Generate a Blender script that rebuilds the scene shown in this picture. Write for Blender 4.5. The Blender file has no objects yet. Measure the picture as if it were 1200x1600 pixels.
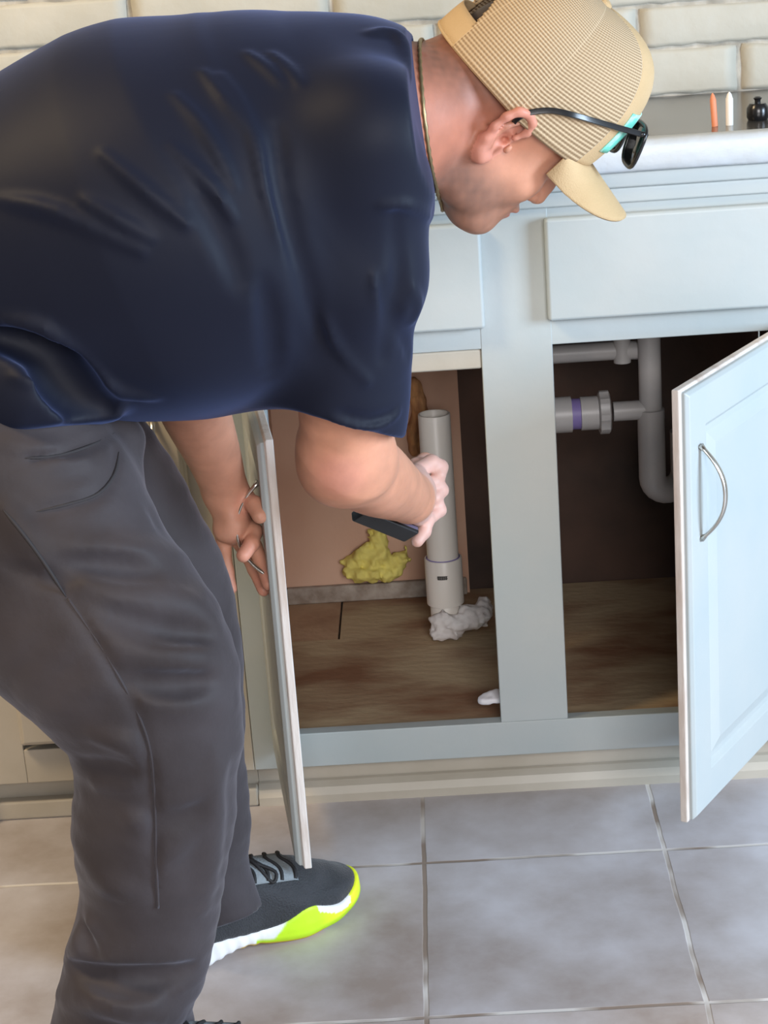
import bpy, bmesh, math, random
import numpy as np
from mathutils import Vector, Matrix

# ------------------------------------------------------------------ camera
F_PX = 2931.0                                   # focal length in pixels of the 1200x1600 frame
_dn = np.array([644.0, 8880.0, F_PX]); _dn /= np.linalg.norm(_dn)
_fw = np.array([34.0, -970.0, F_PX]); _fw -= _dn * (_fw @ _dn); _fw /= np.linalg.norm(_fw)
_rt = np.cross(_dn, _fw)
CAM = np.array([0.0, -2.35, 1.20])
MW = np.array([_rt, _fw, -_dn])                 # camera (x right, y down, z forward) -> world

sc = bpy.context.scene
cd = bpy.data.cameras.new('camera'); cam = bpy.data.objects.new('camera', cd)
sc.collection.objects.link(cam)
cd.sensor_fit = 'VERTICAL'; cd.sensor_height = 36.0; cd.sensor_width = 27.0
cd.lens = F_PX / 1600.0 * 36.0
_m = Matrix.Identity(4)
for r in range(3):
    _m[r][0] = MW[r][0]; _m[r][1] = -MW[r][1]; _m[r][2] = -MW[r][2]; _m[r][3] = CAM[r]
cam.matrix_world = _m
cd.clip_start = 0.05
cd.dof.use_dof = False
sc.camera = cam

# ------------------------------------------------------------------ light
sc.view_settings.view_transform = 'Standard'
sc.view_settings.look = 'None'
sc.view_settings.gamma = 1.0
sc.view_settings.use_curve_mapping = False
sc.view_settings.exposure = 0.0

wd = bpy.data.worlds.new('world'); sc.world = wd; wd.use_nodes = True
bg = wd.node_tree.nodes['Background']
bg.inputs[0].default_value = (1.0, 0.88, 0.78, 1); bg.inputs[1].default_value = 0.13

def area_light(name, loc, target, size, size_y, power, col):
    l = bpy.data.lights.new(name, 'AREA'); l.shape = 'RECTANGLE'
    l.size = size; l.size_y = size_y; l.energy = power; l.color = col
    o = bpy.data.objects.new(name, l); sc.collection.objects.link(o)
    o.location = loc
    o.rotation_euler = (Vector(target) - Vector(loc)).to_track_quat('-Z', 'Y').to_euler()
    return o
# daylight through the window to the right of the sink run
area_light('window_daylight', (2.5, -1.45, 1.15), (-0.1, -0.35, 0.65), 0.9, 1.1, 112, (0.64, 0.81, 1.0))
# patio door behind the photographer, washing the tiles
area_light('patio_daylight', (0.45, -3.3, 1.60), (0.1, -0.3, 0.2), 1.2, 1.0, 72, (0.98, 0.95, 0.95))
# warm ceiling lamp to the left
area_light('ceiling_lamp_light', (-1.5, -0.9, 2.45), (-0.6, 0.4, 0.7), 0.5, 0.5, 44, (1.0, 0.76, 0.46))

# ------------------------------------------------------------------ helpers
def ray(px, py): return MW @ np.array([px - 600.0, py - 800.0, F_PX])
def P(px, py, Y):
    v = ray(px, py); return CAM + v * ((Y - CAM[1]) / v[1])
def link(o): sc.collection.objects.link(o); return o
def empty(name, loc, label=None, cat=None, group=None, rz=0.0):
    o = bpy.data.objects.new(name, None); link(o); o.location = loc; o.rotation_euler = (0, 0, rz)
    o.empty_display_size = 0.05
    tag(o, label, cat, group); return o
def tag(o, label=None, cat=None, group=None, kind=None):
    if label: o['label'] = label
    if cat: o['category'] = cat
    if group: o['group'] = group
    if kind: o['kind'] = kind
    return o
def put(name, me, mat, parent=None, label=None):
    """links a mesh whose coordinates are world coordinates (parent is a plain empty)"""
    o = bpy.data.objects.new(name, me); link(o)
    if mat: me.materials.append(mat)
    if parent is not None:
        bpy.context.view_layer.update()
        o.parent = parent; o.matrix_parent_inverse = parent.matrix_world.inverted()
    if label: o['label'] = label
    return o
def smooth(me, on=True):
    me.polygons.foreach_set('use_smooth', [on] * len(me.polygons)); me.update()
def bm_mesh(bm, name, sm=False):
    me = bpy.data.meshes.new(name); bm.normal_update(); bm.to_mesh(me); bm.free()
    if sm: smooth(me)
    return me
def add_box(bm, x0, x1, y0, y1, z0, z1):
    vs = [bm.verts.new(c) for c in ((x0,y0,z0),(x1,y0,z0),(x1,y1,z0),(x0,y1,z0),(x0,y0,z1),(x1,y0,z1),(x1,y1,z1),(x0,y1,z1))]
    for f in ((0,3,2,1),(4,5,6,7),(0,1,5,4),(1,2,6,5),(2,3,7,6),(3,0,4,7)):
        bm.faces.new([vs[i] for i in f])
    return vs
def boxes(name, lst, mat, parent=None, bev=0.0, label=None, seg=2):
    bm = bmesh.new()
    for b in lst: add_box(bm, *b)
    o = put(name, bm_mesh(bm, name), mat, parent, label)
    if bev: bevel(o, bev, seg)
    return o
def bevel(o, w, seg=2):
    m = o.modifiers.new('bevel', 'BEVEL'); m.width = w; m.segments = seg; m.limit_method = 'ANGLE'; m.angle_limit = math.radians(35)
    smooth(o.data)
    w2 = o.modifiers.new('wn', 'WEIGHTED_NORMAL'); w2.keep_sharp = True
def tube_bm(bm, pts, rad, seg=16, caps=True):
    pts = [Vector(p) for p in pts]; n = len(pts)
    if not hasattr(rad, '__len__'): rad = [rad] * n
    rings = []; prev = None
    for i, p in enumerate(pts):
        t = (pts[min(i+1, n-1)] - pts[max(i-1, 0)]).normalized()
        if prev is None:
            a = Vector((0,0,1)) if abs(t.z) < 0.9 else Vector((1,0,0)); u = t.cross(a).normalized()
        else:
            u = (prev - t * prev.dot(t)).normalized()
        prev = u; v = t.cross(u)
        rings.append([bm.verts.new(p + (u * math.cos(k*2*math.pi/seg) + v * math.sin(k*2*math.pi/seg)) * rad[i]) for k in range(seg)])
    for i in range(n-1):
        for k in range(seg):
            bm.faces.new([rings[i][k], rings[i][(k+1) % seg], rings[i+1][(k+1) % seg], rings[i+1][k]])
    if caps:
        bm.faces.new(rings[0][::-1]); bm.faces.new(rings[-1])
def tube(name, pts, rad, mat, parent=None, seg=16, caps=True, label=None, autos=True):
    bm = bmesh.new(); tube_bm(bm, pts, rad, seg, caps); me = bm_mesh(bm, name, True)
    o = put(name, me, mat, parent, label)
    if autos: sharp(o)
    return o
def sharp(o, ang=40):
    me = o.data; bm = bmesh.new(); bm.from_mesh(me)
    for e in bm.edges:
        if len(e.link_faces) == 2 and e.calc_face_angle(0) > math.radians(ang): e.smooth = False
    bm.to_mesh(me); bm.free()
def catmull(pts, n=6):
    pts = [np.array(p, float) for p in pts]; out = []
    for i in range(len(pts)-1):
        p0 = pts[max(i-1,0)]; p1 = pts[i]; p2 = pts[i+1]; p3 = pts[min(i+2, len(pts)-1)]
        for k in range(n):
            t = k / n
            out.append(0.5*((2*p1)+(-p0+p2)*t+(2*p0-5*p1+4*p2-p3)*t*t+(-p0+3*p1-3*p2+p3)*t**3))
    out.append(pts[-1]); return out

# ------------------------------------------------------------------ materials
def mat(name, col, rough=0.6, metal=0.0, noise=0.0, nscale=8.0, col2=None, bump=0.0, bscale=60.0, spec=0.5, sheen=0.0,
        coord='Object', stretch=None, detail=6.0, lo=0.35, hi=0.65, sss=0.0):
    m = bpy.data.materials.new(name); m.use_nodes = True; nt = m.node_tree; N = nt.nodes; L = nt.links
    b = N['Principled BSDF']; b.inputs['Roughness'].default_value = rough; b.inputs['Metallic'].default_value = metal
    b.inputs['Specular IOR Level'].default_value = spec
    b.inputs['Base Color'].default_value = (*col, 1)
    if sheen: b.inputs['Sheen Weight'].default_value = sheen; b.inputs['Sheen Roughness'].default_value = 0.45
    if sss: b.inputs['Subsurface Weight'].default_value = sss; b.inputs['Subsurface Radius'].default_value = (0.012,0.005,0.003); b.inputs['Subsurface Scale'].default_value = 1.0
    tc = N.new('ShaderNodeTexCoord'); src = tc.outputs[coord]
    if stretch:
        mp = N.new('ShaderNodeMapping'); mp.inputs['Scale'].default_value = stretch; L.new(src, mp.inputs[0]); src = mp.outputs[0]
    if col2 is not None:
        n = N.new('ShaderNodeTexNoise'); n.inputs['Scale'].default_value = nscale; n.inputs['Detail'].default_value = detail
        L.new(src, n.inputs['Vector'])
        r = N.new('ShaderNodeValToRGB'); r.color_ramp.elements[0].position = lo; r.color_ramp.elements[1].position = hi
        r.color_ramp.elements[0].color = (*col, 1); r.color_ramp.elements[1].color = (*col2, 1)
        L.new(n.outputs['Fac'], r.inputs[0]); L.new(r.outputs[0], b.inputs['Base Color'])
    if bump:
        n2 = N.new('ShaderNodeTexNoise'); n2.inputs['Scale'].default_value = bscale; n2.inputs['Detail'].default_value = 4
        L.new(src, n2.inputs['Vector'])
        bp = N.new('ShaderNodeBump'); bp.inputs['Strength'].default_value = bump; bp.inputs['Distance'].default_value = 0.004
        L.new(n2.outputs['Fac'], bp.inputs['Height']); L.new(bp.outputs[0], b.inputs['Normal'])
    return m

M_paint = mat('cabinet_paint', (0.40, 0.455, 0.465), 0.42, col2=(0.45, 0.48, 0.475), nscale=5, bump=0.12, bscale=45)
M_cream = mat('cream_trim_paint', (0.43, 0.39, 0.32), 0.5, col2=(0.49, 0.45, 0.38), nscale=9, bump=0.1)
M_edge = mat('worn_door_edge', (0.66, 0.60, 0.55), 0.6, col2=(0.42, 0.31, 0.24), nscale=7, stretch=(4,4,0.8), lo=0.5, hi=0.75, bump=0.2)
M_white = mat('countertop_edge_paint', (0.53, 0.58, 0.63), 0.4, col2=(0.49, 0.52, 0.54), nscale=14, bump=0.5, bscale=35)
M_steel = mat('dark_counter', (0.075, 0.072, 0.07), 0.18, metal=0.3, col2=(0.12, 0.11, 0.10), nscale=6)
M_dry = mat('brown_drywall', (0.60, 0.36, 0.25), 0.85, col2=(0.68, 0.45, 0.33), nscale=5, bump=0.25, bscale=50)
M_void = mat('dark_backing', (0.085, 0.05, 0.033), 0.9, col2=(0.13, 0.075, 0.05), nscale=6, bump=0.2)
M_back2 = mat('painted_shade_backing', (0.05, 0.036, 0.03), 0.9, col2=(0.13, 0.075, 0.055), nscale=4, bump=0.2)  # dark colour stands in for shade of the stile and open right door
M_shelf = mat('stained_shelf', (0.46, 0.35, 0.22), 0.8, col2=(0.24, 0.12, 0.065), nscale=5.5, stretch=(1, 2.2, 1), lo=0.42, hi=0.68, bump=0.3, bscale=40)
M_shelf2 = mat('shelf_board', (0.45, 0.30, 0.19), 0.8, col2=(0.24, 0.12, 0.07), nscale=9, lo=0.45, hi=0.7, bump=0.3)
M_bead = mat('caulked_trim', (0.42, 0.37, 0.32), 0.8, col2=(0.25, 0.2, 0.16), nscale=40, bump=0.8, bscale=60)
M_pvc = mat('white_pvc', (0.82, 0.77, 0.70), 0.38, spec=0.5)
M_pvcg = mat('grey_white_pvc', (0.48, 0.46, 0.45), 0.4, col2=(0.42, 0.41, 0.41), nscale=20)
M_purple = mat('purple_primer', (0.22, 0.17, 0.42), 0.5)
M_ink = mat('black_ink', (0.07, 0.065, 0.06), 0.6)
M_foamw = mat('white_foam', (0.82, 0.79, 0.77), 0.9, col2=(0.62, 0.57, 0.55), nscale=25, bump=0.5)
M_foamy = mat('yellow_foam', (0.84, 0.74, 0.20), 0.8, col2=(0.42, 0.30, 0.06), nscale=24, lo=0.5, hi=0.75, bump=0.5)
M_fib = mat('orange_fibre', (0.68, 0.36, 0.15), 0.9, col2=(0.34, 0.15, 0.07), nscale=30, stretch=(3,3,0.6), bump=0.8)
M_chrome = mat('brushed_nickel', (0.62, 0.60, 0.55), 0.28, metal=1.0)
M_scrap = mat('white_scrap', (0.75, 0.73, 0.76), 0.7)
M_orange = mat('orange_plastic', (0.75, 0.26, 0.13), 0.5)
M_whitep = mat('white_plastic', (0.8, 0.79, 0.74), 0.4)
M_blackp = mat('black_plastic', (0.012, 0.012, 0.013), 0.25)
M_lens = mat('dark_lens', (0.012, 0.012, 0.014), 0.06, spec=0.8)

def floor_mat():
    m = bpy.data.materials.new('stone_floor_tiles'); m.use_nodes = True; nt = m.node_tree; N = nt.nodes; L = nt.links
    b = N['Principled BSDF']; tc = N.new('ShaderNodeTexCoord')
    mp = N.new('ShaderNodeMapping'); mp.inputs['Location'].default_value = (0.052, 0.172, 0); L.new(tc.outputs['Object'], mp.inputs[0])
    wn = N.new('ShaderNodeTexNoise'); wn.inputs['Scale'].default_value = 9; wn.inputs['Detail'].default_value = 3; L.new(tc.outputs['Object'], wn.inputs['Vector'])
    mx = N.new('ShaderNodeVectorMath'); mx.operation = 'MULTIPLY_ADD'; mx.inputs[1].default_value = (0.006, 0.006, 0); L.new(wn.outputs['Color'], mx.inputs[0]); L.new(mp.outputs[0], mx.inputs[2])
    def brick(mortar, c1, c2, cm):
        br = N.new('ShaderNodeTexBrick'); br.offset = 0; br.squash = 1
        br.inputs['Scale'].default_value = 1; br.inputs['Brick Width'].default_value = 0.313; br.inputs['Row Height'].default_value = 0.353
        br.inputs['Mortar Size'].default_value = mortar; br.inputs['Mortar Smooth'].default_value = 0.4
        br.inputs['Color1'].default_value = c1; br.inputs['Color2'].default_value = c2; br.inputs['Mortar'].default_value = cm
        L.new(mx.outputs[0], br.inputs['Vector']); return br
    n1 = N.new('ShaderNodeTexNoise'); n1.inputs['Scale'].default_value = 3.2; n1.inputs['Detail'].default_value = 7; n1.inputs['Roughness'].default_value = 0.6
    L.new(tc.outputs['Object'], n1.inputs['Vector'])
    r = N.new('ShaderNodeValToRGB'); r.color_ramp.elements[0].position = 0.35; r.color_ramp.elements[1].position = 0.66
    r.color_ramp.elements[0].color = (0.33, 0.28, 0.25, 1); r.color_ramp.elements[1].color = (0.62, 0.61, 0.635, 1); L.new(n1.outputs['Fac'], r.inputs[0])
    br = brick(0.0035, (0.93, 0.93, 0.95, 1), (1.04, 1.0, 0.98, 1), (1, 1, 1, 1))
    mul = N.new('ShaderNodeMix'); mul.data_type = 'RGBA'; mul.blend_type = 'MULTIPLY'; mul.inputs[0].default_value = 1
    L.new(r.outputs[0], mul.inputs[6]); L.new(br.outputs['Color'], mul.inputs[7])
    n2 = N.new('ShaderNodeTexNoise'); n2.inputs['Scale'].default_value = 7; n2.inputs['Detail'].default_value = 2; L.new(tc.outputs['Object'], n2.inputs['Vector'])
    r2 = N.new('ShaderNodeValToRGB'); r2.color_ramp.elements[0].position = 0.45; r2.color_ramp.elements[1].position = 0.56
    r2.color_ramp.elements[0].color = (0.27, 0.21, 0.17, 1); r2.color_ramp.elements[1].color = (0.66, 0.63, 0.6, 1); L.new(n2.outputs['Fac'], r2.inputs[0])
    fin = N.new('ShaderNodeMix'); fin.data_type = 'RGBA'; L.new(br.outputs['Fac'], fin.inputs[0]); L.new(mul.outputs[2], fin.inputs[6]); L.new(r2.outputs[0], fin.inputs[7])
    L.new(fin.outputs[2], b.inputs['Base Color'])
    rr = N.new('ShaderNodeMapRange'); rr.inputs[3].default_value = 0.32; rr.inputs[4].default_value = 0.55; L.new(n1.outputs['Fac'], rr.inputs[0]); L.new(rr.outputs[0], b.inputs['Roughness'])
    sub = N.new('ShaderNodeMath'); sub.operation = 'MULTIPLY_ADD'; sub.inputs[1].default_value = -1.0; L.new(br.outputs['Fac'], sub.inputs[0]); L.new(n1.outputs['Fac'], sub.inputs[2])
    bp = N.new('ShaderNodeBump'); bp.inputs['Strength'].default_value = 0.35; bp.inputs['Distance'].default_value = 0.003; L.new(sub.outputs[0], bp.inputs['Height']); L.new(bp.outputs[0], b.inputs['Normal'])
    return m
M_floor = floor_mat()
M_brick = mat('painted_brick', (0.46, 0.435, 0.36), 0.6, col2=(0.54, 0.515, 0.44), nscale=7, bump=0.45, bscale=30)
M_mortar = mat('painted_mortar', (0.27, 0.25, 0.21), 0.8, col2=(0.5, 0.46, 0.39), nscale=25, bump=0.6, bscale=60)

# ------------------------------------------------------------------ the setting
o = boxes('floor', [(-2.6, 2.6, -3.4, 0.64, -0.02, 0.0)], M_floor); tag(o, kind='structure')
# painted brick wall: mortar slab and every brick proud of it, all one wall
bm = bmesh.new(); rnd = random.Random(4)
add_box(bm, -2.6, 2.6, 0.6025, 0.70, 0.0, 2.6)
mortar = put('wall_back', bm_mesh(bm, 'wall_back'), M_mortar); tag(mortar, kind='structure')
bm = bmesh.new()
rows = [(0.8755, 0.943, 0.493), (0.949, 1.006, 0.340), (1.0125, 1.077, 0.183), (1.084, 1.148, 0.34)]
zz = 1.155
while zz < 1.75: rows.append((zz, zz + 0.064, 0.183 if len(rows) % 2 == 0 else 0.34)); zz += 0.0705
for (z0, z1, jx) in rows:
    k = -11
    while jx + (k + 1) * 0.3075 < 2.6:
        x0 = jx + k * 0.3075 + 0.004 + rnd.uniform(-0.001, 0.001); x1 = jx + (k + 1) * 0.3075 - 0.004
        k += 1
        if x0 < -2.6: continue
        nx = 14; nz = 4; yf = 0.598 + rnd.uniform(-0.001, 0.001)
        g = [[None] * (nz + 1) for _ in range(nx + 1)]
        for i in range(nx + 1):
            for j in range(nz + 1):
                ed = i in (0, nx) or j in (0, nz)
                jx_ = rnd.uniform(-1, 1) * (0.0016 if ed else 0.0)
                g[i][j] = bm.verts.new((x0 + (x1-x0)*i/nx + (jx_ if i in (0, nx) else 0), yf + (0.0018 if ed else rnd.uniform(-0.0008, 0.0008)),
                                        z0 + (z1-z0)*(0, .1, .5, .9, 1)[j] + (jx_ if j in (0, nz) else 0)))
        for i in range(nx):
            for j in range(nz):
                bm.faces.new([g[i][j], g[i+1][j], g[i+1][j+1], g[i][j+1]])
        rim = [g[i][0] for i in range(nx+1)] + [g[nx][j] for j in range(1, nz+1)] + [g[i][nz] for i in range(nx-1, -1, -1)] + [g[0][j] for j in range(nz-1, 0, -1)]
        back = [bm.verts.new((v.co.x, 0.62, v.co.z)) for v in rim]; nn = len(rim)
        for q in range(nn): bm.faces.new([rim[(q+1) % nn], rim[q], back[q], back[(q+1) % nn]])
o = put('brickwork', bm_mesh(bm, 'brickwork', True), M_brick, None)
o.parent = mortar

# ------------------------------------------------------------------ cabinets
LBL_S = 'pale blue-grey painted sink base cabinet with both doors swung open, pipes inside'
cab = empty('sink_base_cabinet', (0.11, 0.28, 0), LBL_S, 'cabinet')
cab2 = empty('corner_base_cabinet', (-0.47, 0.28, 0), 'painted base cabinet with closed door behind the bending man, left of the open sink cabinet', 'cabinet')
FY0, FY1 = 0.0, 0.020
# face frame pieces of the sink unit
boxes('face_frame', [(-0.283, -0.222, FY0, FY1, 0.062, 0.845), (0.060, 0.1515, FY0-0.0006, FY1, 0.1125, 0.845), (0.437, 0.53, FY0, FY1, 0.062, 0.845),
      (-0.222, 0.437, FY0, FY1, 0.637, 0.845), (-0.222, 0.437, FY0, FY1, 0.062, 0.1125)], M_paint, cab, 0.0015)
boxes('inner_rail', [(-0.222, 0.060, 0.001, 0.019, 0.611, 0.637)], M_cream, cab, 0.003)
boxes('top_rail_moulding', [(-0.283, 0.53, -0.012, 0.0, 0.833, 0.853), (-0.283, 0.53, -0.006, 0.0, 0.813, 0.833)], M_paint, cab, 0.003)
for nm, x0, x1 in (('right', 0.1465, 0.452), ('left', -0.235, 0.0665)):
    bm = bmesh.new(); add_box(bm, x0, x1, -0.019, -0.0008, 0.671 if x0 > 0 else 0.667, 0.802)
    o = put('drawer_front', bm_mesh(bm, 'drawer_front'), M_paint, cab); bevel(o, 0.005, 3)
boxes('toe_kick', [(-0.283, 0.53, 0.032, 0.045, 0.0, 0.0625)], M_cream, cab)
bm = bmesh.new()
prof = [(0.031, 0.0), (0.012, 0.0), (0.012, 0.012), (0.017, 0.022), (0.026, 0.028), (0.031, 0.029)]
vs = [[bm.verts.new((x, y, z)) for (y, z) in prof] for x in (-0.283, 0.53)]
for i in range(len(prof)-1): bm.faces.new([vs[0][i], vs[0][i+1], vs[1][i+1], vs[1][i]])
bm.faces.new(vs[0]); bm.faces.new(vs[1][::-1])
put('shoe_moulding', bm_mesh(bm, 'shoe_moulding'), M_cream, cab)
boxes('side_panel', [(-0.283, -0.266, 0.0202, 0.55, 0.062, 0.845)], M_dry, cab)
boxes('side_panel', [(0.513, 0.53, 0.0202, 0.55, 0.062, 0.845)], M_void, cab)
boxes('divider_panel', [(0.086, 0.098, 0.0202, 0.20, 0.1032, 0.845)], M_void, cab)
boxes('shelf_board', [(-0.266, 0.513, 0.0202, 0.362, 0.088, 0.103)], M_shelf, cab)
boxes('rear_shelf_board', [(-0.266, -0.178, 0.364, 0.55, 0.088, 0.102)], M_shelf2, cab, 0.001)
boxes('rear_shelf_board', [(-0.175, 0.513, 0.364, 0.55, 0.088, 0.102)], M_shelf, cab, 0.001)
boxes('back_panel', [(-0.266, 0.034, 0.535, 0.545, 0.102, 0.80)], M_dry, cab)
boxes('shaded_back_panel', [(0.034, 0.513, 0.562, 0.575, 0.08, 0.845)], M_back2, cab)  # back panel with the compartment's shade put into its colour
boxes('caulked_base_strip', [(-0.266, 0.03, 0.523, 0.535, 0.1022, 0.131)], M_bead, cab, 0.003)
# left unit
boxes('face_frame', [(-0.345, -0.2835, FY0, FY1, 0.062, 0.845), (-0.66, -0.600, FY0, FY1, 0.062, 0.845), (-0.600, -0.345, FY0, FY1, 0.637, 0.845), (-0.600, -0.345, FY0, FY1, 0.062, 0.1125)], M_cream, cab2, 0.0015)
boxes('corner_post', [(-0.72, -0.6605, -0.006, 0.045, 0.028, 0.85)], M_cream, cab2, 0.002)
boxes('toe_kick', [(-0.66, -0.2835, 0.032, 0.045, 0.0, 0.0625)], M_cream, cab2)
boxes('shoe_moulding', [(-1.3, -0.2835, 0.012, 0.0315, 0.0, 0.028)], M_cream, cab2, 0.004)
boxes('side_panel', [(-0.66, -0.645, 0.0202, 0.55, 0.062, 0.845)], M_void, cab2)
boxes('end_panel', [(-1.3, -0.7205, 0.0, 0.03, 0.028, 0.85)], M_cream, cab2)
boxes('toe_board', [(-1.3, -0.6605, 0.032, 0.05, 0.0, 0.05)], M_cream, cab2)
boxes('back_panel', [(-0.645, -0.285, 0.54, 0.55, 0.062, 0.845)], M_void, cab2)
boxes('drawer_front', [(-0.612, -0.333, -0.019, -0.0008, 0.669, 0.802)], M_cream, cab2, 0.005)

def handle_mesh(H):
    """arched bar pull: feet at z = +-H/2, arch out to -y"""
    bm = bmesh.new(); n = 22; secs = []
    for i in range(n + 1):
        t = i / n; a = t * 2 - 1
        z = a * H / 2; y = -0.030 * (1 - abs(a) ** 2.2)
        w = 0.0035 + 0.0016 * (1 - a * a); th = 0.0022
        if abs(a) > 0.93: w = 0.0055; th = 0.004
        dz = H / 2; dy = 0.030 * 2.2 * abs(a) ** 1.2 * (1 if a > 0 else -1)
        tv = Vector((0, dy, dz)).normalized(); nv = Vector((0, -tv.z, tv.y))
        c = Vector((0, y, z))
        secs.append([bm.verts.new(c + Vector((math.cos(q) * w, 0, 0)) + nv * (math.sin(q) * th)) for q in [k * math.pi / 5 for k in range(10)]])
    for i in range(n):
        for k in range(10): bm.faces.new([secs[i][k], secs[i][(k+1) % 10], secs[i+1][(k+1) % 10], secs[i+1][k]])
    bm.faces.new(secs[0][::-1]); bm.faces.new(secs[-1])
    bmesh.ops.recalc_face_normals(bm, faces=bm.faces)
    return bm
def door(parent, hinge, ang, width, z0, z1, side, handle_off, edge=M_edge, paint=M_paint, label=None, z_handle=(0.462, 0.575)):
    """hinge (x,y); closed door runs from the hinge towards side (+1 right, -1 left); ang = opening angle"""
    # local frame: u from hinge to free edge, n outward normal
    u = Vector((side * math.cos(ang), -math.sin(ang), 0)); n = Vector((-side * math.sin(ang), -math.cos(ang), 0))
    def W(a, b, z): return Vector((hinge[0], hinge[1], 0)) + u * a + n * b + Vector((0, 0, z))
    T = 0.019
    bm = bmesh.new()
    # stepped profile rings: (inset, outwards offset)
    rings = [(0.0, 0.0), (0.0, 0.009), (0.0035, 0.0105), (0.0035, 0.0145), (0.008, T), (0.052, T), (0.058, T - 0.006), (0.066, T - 0.006), (0.082, T - 0.001)]
    def ring(i, b): return [bm.verts.new(W(a, b, z)) for a, z in ((i, z0 + i), (width - i, z0 + i), (width - i, z1 - i), (i, z1 - i))]
    R = [ring(i, b) for i, b in rings]
    faces_edge = []
    for k in range(len(R) - 1):
        for q in range(4):
            f = bm.faces.new([R[k][q], R[k][(q+1) % 4], R[k+1][(q+1) % 4], R[k+1][q]])
            if k < 2: faces_edge.append(f)
    bm.faces.new(R[-1]); bm.faces.new(R[0][::-1])
    bmesh.ops.recalc_face_normals(bm, faces=bm.faces)
    for f in faces_edge: f.material_index = 1
    me = bm_mesh(bm, 'door'); o = put('door', me, paint, parent, label); me.materials.append(edge)
    bv = o.modifiers.new('bevel', 'BEVEL'); bv.width = 0.0012; bv.segments = 2; bv.limit_method = 'ANGLE'; bv.angle_limit = math.radians(25)
    hb = handle_mesh(z_handle[1] - z_handle[0])
    zc = sum(z_handle) / 2; c = W(width - handle_off, T + 0.0005, zc)
    for v in hb.verts:
        p = v.co; v.co = c + u * (p.x) + n * (-p.y) + Vector((0, 0, p.z))
    bmesh.ops.recalc_face_normals(hb, faces=hb.faces)
    put('handle', bm_mesh(hb, 'handle', True), M_chrome, o, 'brushed metal arched pull')
    return o
door(cab, (0.4465, -0.002), math.radians(58.4), 0.350, 0.106, 0.648, -1, 0.034, label='right door, swung open toward the camera')
door(cab, (-0.236, -0.002), math.radians(81.5), 0.345, 0.094, 0.632, 1, 0.030, label='left door, seen almost edge-on, held by the man')
door(cab2, (-0.600, -0.0006), 0.0, 0.268, 0.124, 0.642, 1, 0.036, edge=M_cream, paint=M_cream)

# ------------------------------------------------------------------ countertop
ct = empty('countertop', (-0.1, 0.28, 0.855), 'white-edged kitchen countertop with a dark reflective surface above the open cabinet', 'countertop')
boxes('slab', [(-1.3, 0.75, 0.012, 0.598, 0.8535, 0.8735)], M_steel, ct, 0.002)
bm = bmesh.new()
prof = [(0.0118, 0.8535), (-0.022, 0.8535), (-0.026, 0.857), (-0.027, 0.866), (-0.027, 0.884), (-0.024, 0.890), (-0.018, 0.892), (0.004, 0.892), (0.010, 0.889), (0.0118, 0.883)]
nxs = 60; xs = [-1.3 + (0.75 + 1.3) * i / nxs for i in range(nxs + 1)]
rr_ = random.Random(3)
vs = [[bm.verts.new((x, y + rr_.uniform(-.0006, .0006), z + rr_.uniform(-.0005, .0005))) for (y, z) in prof] for x in xs]
for a in range(nxs):
    for i in range(len(prof)): bm.faces.new([vs[a][i], vs[a][(i+1) % len(prof)], vs[a+1][(i+1) % len(prof)], vs[a+1][i]])
bm.faces.new(vs[0]); bm.faces.new(vs[-1][::-1]); bmesh.ops.recalc_face_normals(bm, faces=bm.faces)
put('front_edge', bm_mesh(bm, 'front_edge', True), M_white, ct, 'white raised front edge')
# small things on the counter
def lathe(name, prof, loc, mt, parent=None, seg=24, rot=None, label=None):
    bm = bmesh.new(); rings = []
    for r, z in prof: rings.append([bm.verts.new((r * math.cos(k*2*math.pi/seg), r * math.sin(k*2*math.pi/seg), z)) for k in range(seg)])
    for i in range(len(prof)-1):
        for k in range(seg): bm.faces.new([rings[i][k], rings[i][(k+1) % seg], rings[i+1][(k+1) % seg], rings[i+1][k]])
    bm.faces.new(rings[0][::-1]); bm.faces.new(rings[-1])
    M = Matrix.Translation(Vector(loc)) @ (rot or Matrix.Identity(4)); bm.transform(M)
    o = put(name, bm_mesh(bm, name, True), mt, parent, label); sharp(o, 35); return o
def stick(px, py, Y, h, r, mt, tipmt, name, label, lean):
    p = P(px, py, Y); p[2] = 0.8736
    e = empty(name, p, label, 'marker')
    R = Matrix.Rotation(lean, 4, 'Y')
    lathe('barrel', [(r, 0), (r, h*0.8), (r*0.9, h*0.82)], p, mt, e, rot=R)
    lathe('tip', [(r*0.88, h*0.822), (r*0.6, h*0.93), (r*0.15, h)], p, tipmt, e, rot=R)
stick(1117, 196, 0.20, 0.044, 0.0042, M_orange, M_orange, 'orange_marker', 'small orange pointed stick standing on the dark counter, left of the white one', -0.06)
stick(1140, 196, 0.20, 0.044, 0.0050, M_whitep, M_whitep, 'white_marker', 'small white pointed stick standing on the dark counter, right of the orange one', 0.0)
p = P(1184, 190, 0.24); p[2] = 0.8736
e = empty('sink_stopper', p, 'round black knob on the dark counter at the right edge of the photo', 'sink stopper')
lathe('rubber_body', [(0.013, 0), (0.015, 0.004), (0.015, 0.016), (0.011, 0.022)], p, M_blackp, e)
lathe('knob', [(0.004, 0.0222), (0.004, 0.026), (0.006, 0.029), (0.003, 0.031)], p, M_blackp, e)

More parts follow.
